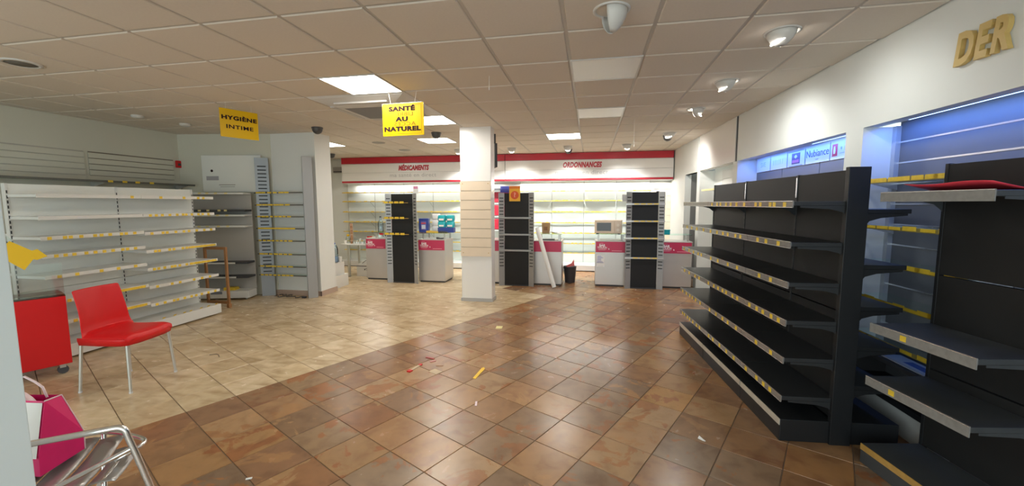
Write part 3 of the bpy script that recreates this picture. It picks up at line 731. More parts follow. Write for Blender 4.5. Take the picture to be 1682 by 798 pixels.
# ------------------------------------------------------------------ red chair, cabinet, arrow card
t = thing('chair', 'red plastic chair with aluminium legs beside the red cabinet', 'chair', (0, 0, 0))
A_, B_, C_, D_ = (-4.234, 2.572), (-3.797, 2.641), (-3.846, 3.065), (-4.283, 2.996)
cc = Vector(((A_[0]+C_[0])/2, (A_[1]+C_[1])/2)); ax = (Vector(B_)-Vector(A_)).normalized(); ay = Vector((-ax.y, ax.x))
t.location = (cc.x, cc.y, 0); t.rotation_euler.z = math.atan2(ax.y, ax.x)
# local: +x is the front
rows = []
def seat_prof(s):      # s 0..1 from back top down and forward to the front edge
    P = [(-.275, .865), (-.255, .80), (-.232, .70), (-.218, .62), (-.212, .55), (-.200, .505), (-.165, .486), (-.10, .480), (0, .482), (.10, .488), (.18, .490), (.228, .482), (.246, .452)]
    k = s*(len(P)-1); i = min(int(k), len(P)-2); f = k-i
    return tuple(P[i][c]*(1-f)+P[i+1][c]*f for c in (0, 1))
for i in range(37):
    s = i/36; x, z = seat_prof(s); row = []
    hwid = .200+.026*min(1, s*2.2)**2 if s < .45 else .229
    if s > .93: hwid -= .018*((s-.93)/.07)
    for j in range(13):
        w = (j-6)/6; 
        dx = .035*(w*w) if s < .42 else .035*(w*w)*max(0, 1-(s-.42)/.15)
        dz = .010*w*w-.034*abs(w)**9 if s > .45 else 0
        row.append((x+dx-(.018*w*w if s > .9 else 0), hwid*w, z+dz))
    rows.append(row)
o = MB().grid(rows, .010).build('seat_shell', m_red, t)
md = o.modifiers.new('sub', 'SUBSURF'); md.levels = 1; md.render_levels = 1
sk = []
ring = [(-.205, -.205), (-.02, -.222), (.17, -.222), (.215, -.205), (.238, -.12), (.242, 0), (.238, .12), (.215, .205), (.17, .222), (-.02, .222), (-.205, .205)]
MB().grid([[(x*1.012, y*1.02, .470) for x, y in ring], [(x*1.01, y*1.018, .448) for x, y in ring], [(x*.99, y*.99, .408) for x, y in ring]], .008).build('seat_skirt', m_red, t)
for (fx, fy), (tx, ty) in (((-.221, -.221), (-.195, -.195)), ((.221, -.221), (.20, -.195)), ((.221, .221), (.20, .195)), ((-.221, .221), (-.195, .195))):
    l = MB().tube([(fx, fy, .012), (tx, ty, .46)], [.0115, .013], 12).build('leg', m_aluleg, t)
    MB().tube([(fx, fy, 0), (fx, fy, .014)], .0135, 10).build('foot_cap', m_grey, l)
o = MB().box(-.018, .018, -.006, .006, 0, .004).build('paper_scrap', m_paper, loc=(-3.98+.02, 2.72, .4772), rotz=.5); tag(o, 'tiny white paper scrap on the red chair seat', 'paper')
# cabinet
ca = math.atan2(.27, .13)
t = thing('cabinet', 'red lacquered cabinet on castors left of the red chair', 'cabinet', (-4.86, 2.745, 0), ca)
# local +x along the front face towards the chair, front faces -y
MB().box(-.45, .15, 0, .45, .10, .742).build('body', m_redcab, t, bevel=.004)
MB().box(-.45, .15, -.001, .451, .742, .75).build('glass_top', m_acr, t)
for x, y in ((-.38, .06), (.09, .06), (-.38, .38), (.09, .38)):
    c = MB().tube([(x, y-.016, .04), (x, y+.016, .04)], .038, 14).build('castor', m_dark, t); MB().box(x-.02, x+.02, y-.02, y+.02, .06, .10).build('castor_fork', m_aluleg, c)
t2 = thing('acrylic_stand', 'clear acrylic panel standing on the red cabinet', 'display stand', (-4.86, 2.745, .75), ca)
MB().box(-.40, .148, .02, .024, 0, .30).build('panel', m_acr, t2); MB().box(-.40, .148, .024, .12, 0, .006).build('foot', m_acr, t2)
MB().prism([(-.33, .70), (-.31, .70), (-.10, .46), (-.12, .46)], .016, .024).build('dark_edge_strip', mat('navy_strip', (.015, .03, .06), .4), t2)
MB().prism([(-.36, .74), (-.28, .74), (-.02, .40), (-.02, .30), (-.40, .30), (-.40, .70)], .0245, .027).build('sloped_panel', m_acr, t2)
ya = [(-.225, .418), (-.14, .525), (-.02, .430), (.012, .442), (.068, .372), (.004, .344), (-.018, .352), (-.075, .262)]
y_ = MB().prism(ya, .006, .0145).build('arrow_card', m_yelpap); y_.matrix_world = Matrix.Translation((-4.86, 2.745, .75)) @ Matrix.Rotation(ca, 4, 'Z')
tag(y_, 'plain yellow arrow-shaped card fixed to the acrylic panel over the red cabinet', 'card')

# ------------------------------------------------------------------ aluminium armchair and bag at the lower left
t = thing('armchair', 'aluminium tube armchair at the lower left corner behind the near pillar', 'chair', (0, 0, 0))
def bez(pts, n=8):
    out = []
    for i in range(1, len(pts)-1):
        a, b_, c = Vector(pts[i-1]), Vector(pts[i]), Vector(pts[i+1])
        p0 = a if i == 1 else (a+b_)/2; p2 = c if i == len(pts)-2 else (b_+c)/2
        for k in range(n): 
            s = k/n; out.append(p0*(1-s)**2+b_*2*s*(1-s)+p2*s*s)
    out.append(Vector(pts[-1])); return out
def AC(u, w, z): return (-1.90+.8*u-.6*w, 1.285+.6*u+.8*w, z)
MB().tube(bez([AC(-.56, .0, .655), AC(-.30, 0, .66), AC(-.06, 0, .66), AC(.0, 0, .66), AC(.012, 0, .60), AC(.03, 0, .53), AC(.064, 0, .377), AC(.15, 0, 0)]), .0125, 12).build('arm_and_leg', m_alu, t)
MB().tube(bez([AC(.02, .0, .56), AC(-.21, 0, .465), AC(-.50, 0, .345), AC(-.58, 0, .30), AC(-.62, 0, 0)]), .0105, 12).build('side_rail', m_alu, t)
MB().tube(bez([AC(-.62, .5, 0), AC(-.58, .5, .34), AC(-.45, .51, .43), AC(-.28, .50, .452), AC(-.13, .385, .458), AC(-.045, .30, .46), AC(-.02, .265, .46), AC(-.02, .22, .46), AC(-.06, .17, .455), AC(-.10, .17, .44)]), .0105, 12).build('seat_tube', m_alu, t)
MB().tube([AC(-.24, .47, .452), AC(-.225, .38, .2), AC(-.215, .32, 0)], .0115, 12).build('leg', m_alu, t)
MB().tube(bez([AC(-.56, 0, .655), AC(-.62, .02, .66), AC(-.63, .25, .67), AC(-.62, .48, .60), AC(-.58, .5, .34)]), .0125, 12).build('back_tube', m_alu, t)
for k in range(5):
    u0 = -.56+.105*k; rows = []
    for q in range(9):
        f = q/8; w = .015+(.475, .475, .475, .43, .28)[k]*f; z = .418-.014*math.sin(f*PI)+.004*k
        rows.append([AC(u0, w, z-.004), AC(u0+.03, w, z), AC(u0+.065, w, z), AC(u0+.09, w, z-.007)])
    MB().grid(rows, .003).build('seat_slat', mat('seat_aluminium', (.38, .37, .36), .35, metal=.7), t)
MB().tube([AC(-.10, .01, .425), AC(-.10, .30, .41)], .008, 8).build('cross_bar', m_alu, t)
# bag
t = thing('shopping_bag', 'bright pink and white paper shopping bag on the aluminium armchair', 'bag', (-2.38, 1.32, .437))
q0 = [(.11, -.105, 0), (.05, .09, 0), (-.17, .07, 0), (-.12, -.13, 0)]
q1 = [(.107, -.10, .09), (.053, .09, .09), (-.17, .07, .09), (-.12, -.125, .09)]
q2 = [(.085, -.05, .305), (.045, .03, .292), (-.15, .01, .285), (-.11, -.065, .30)]
MB().add(q0+q1+q2, [(0, 1, 2, 3)]+[((k+1) % 4+4*r_, k+4*r_, k+4*r_+4, (k+1) % 4+4*r_+4) for r_ in (0, 1) for k in range(4)]).build('bag_body', m_pink, t)
def lerp(a, b_, f): return tuple(a[i]*(1-f)+b_[i]*f for i in range(3))
def ff(f, h_):
    b0 = lerp(q1[0], q2[0], h_); b1 = lerp(q1[3], q2[3], h_); p_ = lerp(b0, b1, f); return (p_[0]-.0008, p_[1]-.004, p_[2])
MB().add([ff(.02, -.05), ff(.9, -.05), ff(.9, .97), ff(.02, .97)], [(0, 3, 2, 1)]).build('white_front_panel', m_paper, t)
MB().tube([q2[1], q1[1], q0[1]], .003, 6).tube([q2[0], q2[1]], .003, 6).build('white_edging', m_palep, t)
MB().grid([[(-.125+.034*a, -.04+.016*b_, .27+.075*math.sin(1.0+a*.8)*(1-.25*b_)) for a in range(5)] for b_ in range(3)], .002).build('tissue_paper', m_palep, t)
MB().grid([[(x-.02, -.02, z+.0), (x-.02, -.012, z+.001)] for x, z in ((-.10, .30), (-.08, .375), (-.06, .385), (0, .365), (.04, .345), (.06, .30))], .004).build('paper_handle', m_palep, t)

# ------------------------------------------------------------------ back wall: shelving runs and fascia
def fas(x, d, z): return (x, bwy(x)-.30+d, z)
for nm, x0, x1, word, tx, sub, sx, lab in (('MED', -6.36, -2.06, 'MÉDICAMENTS', -4.40, 'ma santé en direct', -4.42, 'red and white fascia reading MÉDICAMENTS above the back shelving'),
                                       ('ORD', -2.05, 1.845, 'ORDONNANCES', -.215, 'ma santé en direct', -.23, 'red and white fascia reading ORDONNANCES above the back shelving')):
    t = thing('sign_fascia', lab, 'sign', (0, 0, 0))
    MB().mbox(fas, x0, x1, -.02, .02, 2.62, CEIL-.01).build('red_band', m_redband, t)
    MB().mbox(fas, x0, x1, -.012, .02, 2.39, 2.605).build('white_panel', m_gloss, t); MB().mbox(fas, x0, x1, -.012, .02, 2.18, 2.385).build('white_panel', m_gloss, t)
    MB().mbox(fas, x0, x1, -.02, .02, 2.135, 2.175).build('red_strip', m_redband, t); MB().mbox(fas, x0, x1, .02, .29, 2.12, 2.14).build('soffit', m_wall, t)
    MB().mbox(fas, x0, x1, .022, .04, 2.14, CEIL-.01).build('backing', m_whitep, t)
    y = bwy(tx)-.30-.016
    text('lettering', word, .165, m_redband, t, (tx, y, 2.488), (PI/2, 0, .03), extrude=.004, bold=.0085, shear=.22, xscale=.68, space=1.06)
    text('tagline', sub, .135, mat('pale_tagline', (.50, .49, .485), .5), t, (sx, y, 2.312), (PI/2, 0, .03), extrude=.002, xscale=1.12, space=1.08)
    o = light('soffit_lamp', 'AREA', ((x0+x1)/2+.1, bwy((x0+x1)/2)-.12, 2.10), 12*(x1-x0)/4, (1, .985, .95), None, shape='RECTANGLE', size=x1-x0-.4, size_y=.06)
    o.rotation_euler = (math.radians(-12), 0, .03)
    SHZ = (1.885, 1.655, 1.39, 1.13, .88, .63, .40)
    verts = [-6.39, -5.62, -4.80, -4.005, -3.2, -2.69] if nm == 'MED' else [-1.727, -.94, -.162, .607, 1.38]
    xa, xb = verts[0], verts[-1]
    u = thing('wall_shelving', 'white wall shelving with yellow-edged glass shelves below '+word, 'shelving', (0, 0, 0))
    def sf(x, d, z): return (x, bwy(x)+d, z)
    for a, b_ in zip(verts, verts[1:]): MB().mbox(sf, a+.006, b_-.006, -.03, -.004, .14, 2.12).build('back_panel', m_whitep, u)
    for a in verts: MB().mbox(sf, a-.006, a+.006, -.036, -.002, .0, 2.12).build('upright', mat('pale_upright', (.45, .44, .42), .5), u)
    MB().mbox(sf, xa, xb, -.62, -.01, .02, .14).build('plinth', mat('plinth_white', (.66, .65, .63), .5), u); MB().mbox(sf, xa, xb, -.59, -.02, 0, .02).build('plinth_kick', m_dark, u)
    for z in SHZ:
        for a, b_ in zip(verts, verts[1:]):
            s = MB().mbox(sf, a+.006, b_-.006, -.30, -.03, z-.007, z).build('glass_shelf', m_glass, u)
            MB().mbox(sf, a+.004, b_-.004, -.308, -.30, z-.016, z+.002).build('label_rail', mat('ochre_rail', (.55, .40, .12), .5, var=.3, scale=10), s)
            g = MB(); x = a+.03
            while x < b_-.08:
                w = R.uniform(.05, .12); g.mbox(sf, x, min(x+w, b_-.02), -.311, -.308, z-.013, z+R.choice((.004, .008, .014))); x += w+R.choice((.01, .02, .06))
            g.build('price_tag_strip', m_tag, s, kind='stuff')
    for a in verts[1:-1]:
        for z in SHZ[1:5]:
            s = MB().tube([sf(a, -.04, z-.16), sf(a, -.28, z-.012)], .004, 6).build('strut', m_chrome, u)
# right-hand cream slat wall beside the shelving
cs = 0
for k in range(13):
    MB().mbox(BW, 1.42, 1.86, -.03, -.004, .06+.155*k, .06+.155*k+.147).build('slat', m_creamw, wbo)
tag(MB().mbox(BW, 1.46, 1.58, -.036, -.031, 1.93, 2.00).build('notice_sticker', mat('blue_notice', (.25, .5, .8), .4)), 'small blue and white notice on the cream slat wall', 'notice')
# passage behind the middle display
t = thing('passage_frame', 'black frame over the passage beside the column', 'frame', (0, 0, 0))
MB().mbox(BW, -2.66, -1.75, -.05, .12, 1.93, 1.97).build('head', m_dark, t); MB().mbox(BW, -2.66, -2.63, -.05, .12, 0, 1.93).build('jamb', m_dark, t); MB().mbox(BW, -1.78, -1.75, -.05, .12, 0, 1.93).build('jamb', m_dark, t)
for k, z in enumerate((1.62, 1.28, .92)):
    tag(MB().mbox(BW, -2.58, -1.90, .32, .6, z, z+.27).build('storage_box', mat('dark_red_box', (.42, .012, .035), .4), bevel=.01), f'dark red storage box in the passage behind the column, {["topmost","middle","lowest"][k]} of three', 'box', 'red boxes in the passage')
t = thing('storage_shelf', 'plain white shelf rack holding red boxes in the passage', 'shelf', (0, 0, 0))
for z in (1.6, 1.26, .9): MB().mbox(BW, -2.62, -1.85, .3, .7, z-.02, z).build('shelf', m_white, t)
for x in (-2.64, -1.85): MB().mbox(BW, x, x+.02, .3, .7, 0, 1.9).build('side', m_white, t)
# wall air conditioner, far left
t = thing('wall_air_conditioner', 'small grey wall air conditioner left of the MÉDICAMENTS fascia', 'air conditioner', (-6.60, 9.86, 2.49))
MB().box(-.14, .16, -.0, .10, -.075, .075).build('body', mat('ac_grey', (.34, .33, .31), .4), t, bevel=.012); MB().box(-.12, .14, -.004, .0, -.06, -.03).build('louvre', m_dark, t)

# ------------------------------------------------------------------ counters
def counter(x0, x1, y, dep, label, poster=(0, 1), glass_x=None, z1=.862, txt=True):
    t = thing('counter', label, 'counter', (x0, y, 0)); w = x1-x0
    MB().box(0, w, 0, dep, .03, z1).build('body', m_steel, t, bevel=.006); MB().box(.02, w-.02, .02, dep-.02, 0, .03).build('kick', m_dark, t)
    MB().box(-.006, w+.006, -.006, dep, z1, z1+.012).build('worktop', mat('pale_worktop', (.62, .60, .58), .3), t, bevel=.002)
    a, b_ = poster; pw = b_-a
    q = MB().box(a, b_, -.006, -.001, z1-.205, z1-.004).build('poster', m_mag, t)
    if txt:
        text('lettering', 'BAR', .060, m_textw, q, (a+pw*.22, -.0075, z1-.075), FACE, extrude=.0006, bold=.0025, xscale=1.0)
        text('lettering', 'TOUCH', .050, m_textw, q, (a+pw*.22, -.0075, z1-.118), FACE, extrude=.0006, bold=.0015, xscale=1.0)
        g = MB().box(a+pw*.08, a+pw*.37, -.0078, -.006, z1-.150, z1-.143).box(a+pw*.10, a+pw*.33, -.0078, -.006, z1-.166, z1-.161).box(a+pw*.55, a+pw*.9, -.0078, -.006, z1-.178, z1-.170).box(a+pw*.12, a+pw*.25, -.0078, -.006, z1-.036, z1-.031)
        g.build('small_print', mat('pink_print', (.86, .45, .50), .5), q, kind='stuff')
        g = MB().add([(a+pw*.44, -.0078, z1-.125), (a+pw*.47, -.0078, z1-.14), (a+pw*.455, -.0078, z1-.155), (a+pw*.43, -.0078, z1-.145)], [(0, 1, 2, 3)]); g.build('spark', m_textw, q)
    if glass_x:
        g0, g1 = glass_x
        MB().box(g0, g1, .02, dep-.05, .995, 1.003).build('glass_shelf', m_glass, t)
        for x in (g0+.06, g1-.06):
            for y_2 in (.08, dep-.1): MB().box(x-.015, x+.015, y_2-.015, y_2+.015, z1+.012, .995).build('glass_post', m_aluleg, t)
    return t
counter(-4.64, -3.95, 7.80, .5, 'steel counter with a magenta poster left of the first black display', (.012, .45), (.15, .66))
counter(-3.42, -2.855, 7.71, .5, 'steel counter with a magenta poster holding nappy packs', (.005, .56), (.02, .60))
counter(-1.95, -.53, 7.80, .5, 'wide steel counter with a magenta poster behind the middle black display', (.01, 1.41), (.92, 1.42), txt=False)
counter(.10, .660, 7.90, .5, 'steel counter with a magenta poster under the microwave', (.01, .55), (.0, .57))
counter(1.26, 1.845, 7.92, .5, 'steel counter with a magenta poster right of the last black display', (.01, .575), (.03, .58))
q = MB()
for k in range(5): q.box(-.50+.1*k, -.42+.1*k, -.0005, .0005, -.06, -.056)
# notice on the microwave counter
t = thing('notice', 'white and blue printed notice taped to the front of the microwave counter', 'notice', (.20, 7.893, .49))
MB().box(-.075, .075, -.001, .001, -.115, .115).build('sheet', m_paper, t); g = MB()
for k in range(8): g.box(-.06, -.06+R.uniform(.06, .12), -.0018, -.001, .09-.018*k, .098-.018*k)
g.box(-.07, .06, -.0018, -.001, -.035, -.025); g.build('print', mat('notice_blue', (.30, .32, .62), .5), t)

# ------------------------------------------------------------------ black displays with silver fins
def display(x, y, rz, label, w, zs, kind):
    t = thing('display_unit', label, 'display', (x, y, 0), rz); hw_ = w/2
    MB().box(-hw_, hw_, 0, .07, .02, 1.785).build('core', m_blackp, t, bevel=.003)
    MB().box(-hw_, hw_, -.005, .07, 0, .02).build('plinth', m_dark, t)
    fin(t, 'slotted_fin', -hw_-.105, -.045, -hw_-.002, .0, 1.79, .38, 1.76, edge=.14); fin(t, 'slotted_fin', hw_+.002, .0, hw_+.105, -.045, 1.79, .38, 1.76, edge=.14)
    for z in zs:
        if kind == 'grey':
            s = MB().box(-hw_-.09, hw_+.05, -.05, 0, z-.02, z+.012).build('shelf', m_fin, t, bevel=.003)
        else:
            s = MB().box(-hw_-.12, hw_+(.10 if kind == 'label' else .06), -.11, 0, z-.006, z).build('glass_shelf', m_glass, t)
            MB().box(-hw_-.12, hw_+(.10 if kind == 'label' else .06), -.118, -.11, z-.022, z+.008).build('label_rail', mat('silver_rail', (.72, .71, .70), .2, metal=.3) if kind == 'label' else m_railb, s) if kind == 'label' else \
                MB().box(-hw_-.12, hw_-.04, -.118, -.11, z-.008, z+.004).build('label_rail', m_railb, s)
            n = 5; L_ = w+.1
            for q in range(n):
                u0 = -hw_-.10+L_*q/n
                if kind == 'label' and q < 1: continue
                if kind != 'label' and q == 4: continue
                MB().box(u0+.01, u0+L_/n-.015, -.121, -.118, z-.014, z+(.004 if kind == 'label' else .026)).build('price_tag', m_tag, s)
    return t
display(-3.68, 7.56, -.05, 'black display with yellow labels between the two left counters', .47, (1.61, 1.307, .992), 'yellow')
display(-1.385, 7.66, 0, 'black display with plain grey shelves beside the column', .47, (1.317, 1.0, .695), 'grey')
display(.980, 7.79, .03, 'black display with white label rails beside the microwave', .465, (1.576, 1.266, .956, .595), 'label')
# cards on top of displays
t = thing('price_card', 'orange and yellow card with a red disc on top of the middle display', 'sign', (-1.415, 7.645, 1.63))
MB().box(-.105, .105, -.004, 0, 0, .285).build('card', mat('yellow_orange_card', (.86, .45, .03), .5), t); MB().box(-.105, .105, -.0055, -.004, .235, .285).build('orange_header', mat('deep_orange', (.80, .22, .02), .5), t)
o = MB().lathe([(.078, -.001), (.078, .001)], 28); o.v = [(x, -.0058+z, y+.115) for x, y, z in o.v]; o.build('disc', mat('disc_red', (.72, .10, .02), .5), t)
text('lettering', '?', .12, mat('disc_pink', (.88, .38, .28), .5), t, (0, -.0085, .115), FACE, bold=.004)
tag(MB().grid([[(-1.70+.20*a, 7.66+.012*math.sin(a*2), 1.797+.120*b_-.006*a*(1-b_)) for a in (0, .25, .5, .75, 1)] for b_ in (0, .5, 1)], .002).build('flyer', mat('blue_flyer', (.08, .10, .50), .4)), 'curling blue flyer on top of the middle display', 'flyer')
t = thing('price_card', 'small white card with pink print on top of the left black display', 'sign', (-3.395, 7.60, 1.787))
MB().box(-.06, .06, -.002, .002, 0, .16).build('card', m_paper, t); MB().box(-.045, .045, -.003, -.002, .095, .14).build('pink_print', mat('pinkprint', (.75, .3, .5), .5), t)
t = thing('switch_box', 'small grey box fixed at the upper left of the microwave-side display', 'box', (.625, 7.80, 1.68))
MB().box(-.055, .05, -.03, .03, -.06, .065).build('case', mat('box_grey', (.5, .49, .5), .5), t, bevel=.006); MB().tube(bez([(.05, 0, -.02), (.10, 0, -.01), (.08, .02, .08), (.115, .02, .09)]), .004, 6).build('wire', m_dark, t)
tag(MB().lathe([(.03, 0), (.03, .012), (.012, .02), (.001, .022)], 14, (1.20, 7.82, 1.785)).build('push_knob', m_dark), 'tiny dark knob standing on the microwave-side display', 'knob')

# ------------------------------------------------------------------ things on counters
t = thing('microwave', 'beige microwave oven on the counter left of the last black display', 'microwave', (.345, 8.06, 1.003), -.12)
MB().box(-.25, .25, -.14, .18, .012, .262).build('body', m_beige, t, bevel=.008); MB().box(-.245, .125, -.152, -.14, .018, .256).build('door', m_beige, t, bevel=.004)
MB().box(-.205, .06, -.155, -.152, .06, .215).build('window', mat('oven_glass', (.035, .03, .028), .15), t); MB().box(.128, .245, -.150, -.14, .018, .256).build('control_panel', mat('pan', (.60, .49, .38), .35), t, bevel=.003)
for z in (.17, .08): MB().tube([(.187, -.15, z), (.187, -.168, z)], .026, 18).build('knob', mat('knob_beige', (.68, .60, .50), .3), t)
for x in (-.2, .2): MB().box(x-.02, x+.02, -.1, .14, 0, .012).build('foot', m_dark, t)
t = thing('paper_bag', 'open brown paper bag on the glass above the wide counter', 'bag', (-.855, 8.0, 1.003))
q0 = [(-.07, -.05), (.07, -.05), (.07, .05), (-.07, .05)]
MB().add([(x, y, 0) for x, y in q0]+[(x*1.12, y*1.2, .20+.012*(k % 2)) for k, (x, y) in enumerate(q0)]+[(x*1.05, y*1.1, .19) for x, y in q0]+[(x*.95, y*.95, .01) for x, y in q0],
         [(0, 3, 2, 1)]+[(k, (k+1) % 4, (k+1) % 4+4, k+4) for k in range(4)]+[(k+4, (k+1) % 4+4, (k+1) % 4+8, k+8) for k in range(4)]+[(k+8, (k+1) % 4+8, (k+1) % 4+12, k+12) for k in range(4)]+[(12, 13, 14, 15)]).build('body', m_card, t)
MB().box(-.035, .035, -.0575, -.0565, .06, .13).build('emblem', mat('bag_print', (.26, .13, .06), .7), t)
tag(MB().grid([[(-.78+.24*a, 7.86+.16*b_, 1.024+.018*math.sin(a*6+b_*3)) for a in (0, .25, .5, .75, 1)] for b_ in (0, .5, 1)], .002).build('crumpled_paper', m_paper), 'crumpled white paper on the glass of the wide counter', 'paper')
tag(MB().box(-.92, -.68, 7.87, 8.02, .876, .892).build('folder', m_dark, bevel=.003), 'dark flat folder on the wide counter top under the glass', 'folder')
t = thing('blue_pack', 'tall blue product pack beside the left black display', 'box', (-3.37, 7.93, 1.004), .1)
MB().box(-.10, .10, -.06, .06, 0, .285).build('carton', m_blue, t, bevel=.006); MB().box(-.055, .055, -.0615, -.06, .05, .23).build('printed_oval', mat('violet_print', (.16, .14, .42), .4), t); MB().box(-.05, .05, -.063, -.0615, .175, .20).build('red_bar', mat('redbar', (.6, .08, .08), .4), t); MB().box(-.04, .04, -.063, -.0615, .07, .15).build('pale_print', m_lav, t)
def pack(x, y, z, m_top, label):
    t = thing('nappy_pack', label, 'pack', (x, y, z)); n = 14
    rows = []
    for i in range(9):
        zz = i/8; f = 1-.16*abs(2*zz-1)**4; rows.append((f, zz*.125))
    vs = []; fs = []
    for f, zz in rows:
        for k in range(n):
            a = 2*PI*k/n; cx, cy = math.cos(a), math.sin(a); e = .42
            vs.append((.083*f*math.copysign(abs(cx)**e, cx), .06*f*math.copysign(abs(cy)**e, cy), zz))
    for i in range(8):
        for k in range(n): fs.append((i*n+k, i*n+(k+1) % n, (i+1)*n+(k+1) % n, (i+1)*n+k))
    b = MB().add(vs, fs, True); b.add(vs[:n], [list(range(n))[::-1]]); b.add(vs[-n:], [list(range(n))]); b.build('film', m_top, t)
    if m_top is m_teal: MB().box(-.05, .05, -.0635, -.055, .02, .055).build('white_label', m_paper, t)
    return t
tag(MB().box(-3.055, -2.715, 7.86, 7.98, 1.004, 1.105).build('blue_carton', m_blue, bevel=.005), 'low blue carton under the teal packs', 'box')
for k, (x, z, w) in enumerate(((-2.975, 1.105, 'lower left'), (-2.795, 1.105, 'lower right'), (-2.975, 1.231, 'upper left'), (-2.795, 1.231, 'upper right'))):
    pack(x, 7.92, z, m_teal, f'teal nappy pack on the blue carton, {w} of four')
pack(-3.15, 8.05, 1.257, mat('white_film', (.80, .79, .78), .25, var=.08, scale=25), 'white nappy pack left of the teal ones'); pack(-3.15, 8.05, 1.131, MATS['white_film'], 'white nappy pack underneath, left of the teal ones'); pack(-3.15, 8.05, 1.005, MATS['white_film'], 'white nappy pack at the bottom, left of the teal ones')
tag(MB().prism([(-3.28, 1.004), (-2.98, 1.004), (-2.98, 1.022), (-3.20, 1.046), (-3.28, 1.04)], 7.80, 7.835).build('yellow_tape_roll', mat('yellow_pink_pack', (.85, .55, .08), .5)), 'flat yellow pack on the glass in front of the nappy packs', 'pack')
tag(MB().prism([(-3.0, 1.004), (-2.78, 1.004), (-2.84, 1.03), (-2.95, 1.04), (-3.0, 1.03)], 7.74, 7.80).build('black_pouch', m_dark), 'black pouch on the glass in front of the blue carton', 'pouch')
tag(MB().prism([(-3.06, .875), (-2.93, .875), (-2.92, .905), (-2.96, .895), (-3.02, .893), (-3.07, .91)], 7.80, 7.9).build('desk_phone', m_dark), 'black handset on the counter below the nappy packs', 'phone')
t = thing('water_bottle', 'tall clear bottle on the far left counter', 'bottle', (-4.38, 7.98, 1.004))
MB().lathe([(.055, 0), (.06, .02), (.06, .17), (.04, .22), (.018, .26), (.018, .30)], 18).build('body', m_bottle, t); MB().lathe([(.02, .298), (.02, .325)], 14).build('cap', m_dark, t)
for k, (x, z, w) in enumerate(((-4.20, 1.004, 'lowest'), (-4.20, 1.115, 'middle'), (-4.20, 1.226, 'topmost'))):
    tag(MB().box(x-.04, x+.06, 7.98, 8.06, z, z+.108).build('pink_carton', mat('pink_carton', (.75, .30, .30), .5), bevel=.006), f'small pink and white carton behind the first display, {w} of three', 'box', 'pink cartons')
t = thing('card_tray', 'small tray of leaflets with a red card on the far left counter', 'tray', (-4.36, 7.95, .8755))
MB().box(-.05, .25, -.02, .05, 0, .10).build('tray', m_jar, t); MB().box(-.03, .06, -.026, -.021, .06, .10).build('red_card', m_red, t); MB().box(.10, .12, -.026, -.021, .03, .09).build('dark_card', m_dark, t)
t = thing('teal_box', 'small teal box on the glass right of the last display', 'box', (1.40, 8.02, 1.003)); MB().box(-.07, .06, -.05, .05, 0, .085).build('carton', m_teal, t, bevel=.004); MB().box(-.075, .065, -.055, .055, .075, .09).build('lid', m_teal, t, bevel=.003)
# white cardboard tube leaning on the middle display
tag(MB().tube([(-.645, 7.50, .03), (-.985, 7.62, 1.13)], .04, 18).build('cardboard_tube', m_paper), 'long white cardboard tube leaning against the middle black display', 'tube')
t = thing('waste_bin', 'black waste bin on the brown floor between the counters', 'bin', (-.388, 8.2, 0))
MB().lathe([(.095, 0), (.10, .01), (.128, .32), (.134, .33), (.124, .33), (.096, .02), (.001, .02)], 24).build('bucket', m_dark, t); MB().tube([(-.13, 0, .31), (-.13, -.03, .26), (-.12, -.06, .19)], .006, 6).build('handle', m_dark, t)
tag(MB().prism([(-.47, .30), (-.30, .34), (-.31, .47), (-.36, .39), (-.46, .34)], 8.19, 8.205).build('red_wrapper', mat('red_wrapper', (.75, .14, .13), .4)), 'crumpled red wrapper sticking out of the waste bin', 'wrapper')

# ------------------------------------------------------------------ column slat panel, screen
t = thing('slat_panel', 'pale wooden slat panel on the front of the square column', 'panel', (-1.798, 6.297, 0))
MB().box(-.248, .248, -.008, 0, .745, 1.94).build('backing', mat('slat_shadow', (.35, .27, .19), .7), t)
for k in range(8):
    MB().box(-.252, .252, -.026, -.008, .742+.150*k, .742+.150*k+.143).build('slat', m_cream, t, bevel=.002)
for x in (-.21, .21):
    for z in (1.90, .80): MB().tube([(x, -.026, z), (x, -.029, z)], .008, 10).build('screw', m_railb, t)
t = thing('wall_screen', 'narrow black screen hanging at the right side of the column', 'screen', (-1.66, 7.0, 2.4), math.radians(-66))
MB().box(-.20, .20, -.02, .02, -.2, .2).build('panel', m_dark, t, bevel=.004); MB().box(-.015, .015, .0, .03, .2, .383).build('ceiling_pole', m_dark, t)

# ------------------------------------------------------------------ step box, jugs, table
t = thing('step_box', 'white two-step box behind the left partition', 'step box', (0, 0, 0))
MB().box(-5.3, -4.72, 6.66, 7.14, 0.235, .47).build('upper_step', m_white, t, bevel=.004); MB().box(-5.3, -4.68, 6.66, 7.20, 0, .235).build('lower_step', m_white, t, bevel=.004)
for k, (x, y, w) in enumerate(((-4.86, 6.84, 'left-hand of two, under a black pump'), (-4.82, 6.985, 'right-hand of two'))):
    t = thing('water_jug', 'blue-tinted clear water jug on the white step box, '+w, 'bottle', (x, y, .47), group='water jugs')
    MB().lathe([(.06, 0), (.068, .02), (.068, .13), (.06, .15), (.068, .17), (.068, .26), (.05, .32), (.02, .35), (.02, .37)], 18).build('body', m_bottle, t); MB().lathe([(.024, .355), (.024, .38)], 12).build('cap', mat('blue_cap', (.05, .15, .5), .4), t)
    MB().lathe([(.062, .015), (.064, .02), (.064, .10), (.05, .11)], 18).build('water', mat('blue_water', (.42, .58, .80), .2, spec=.6), t)
    if k == 0: MB().tube(bez([(0, 0, .38), (0, 0, .56), (.01, .04, .58), (.02, .12, .56)]), .012, 8).build('pump', m_dark, t)
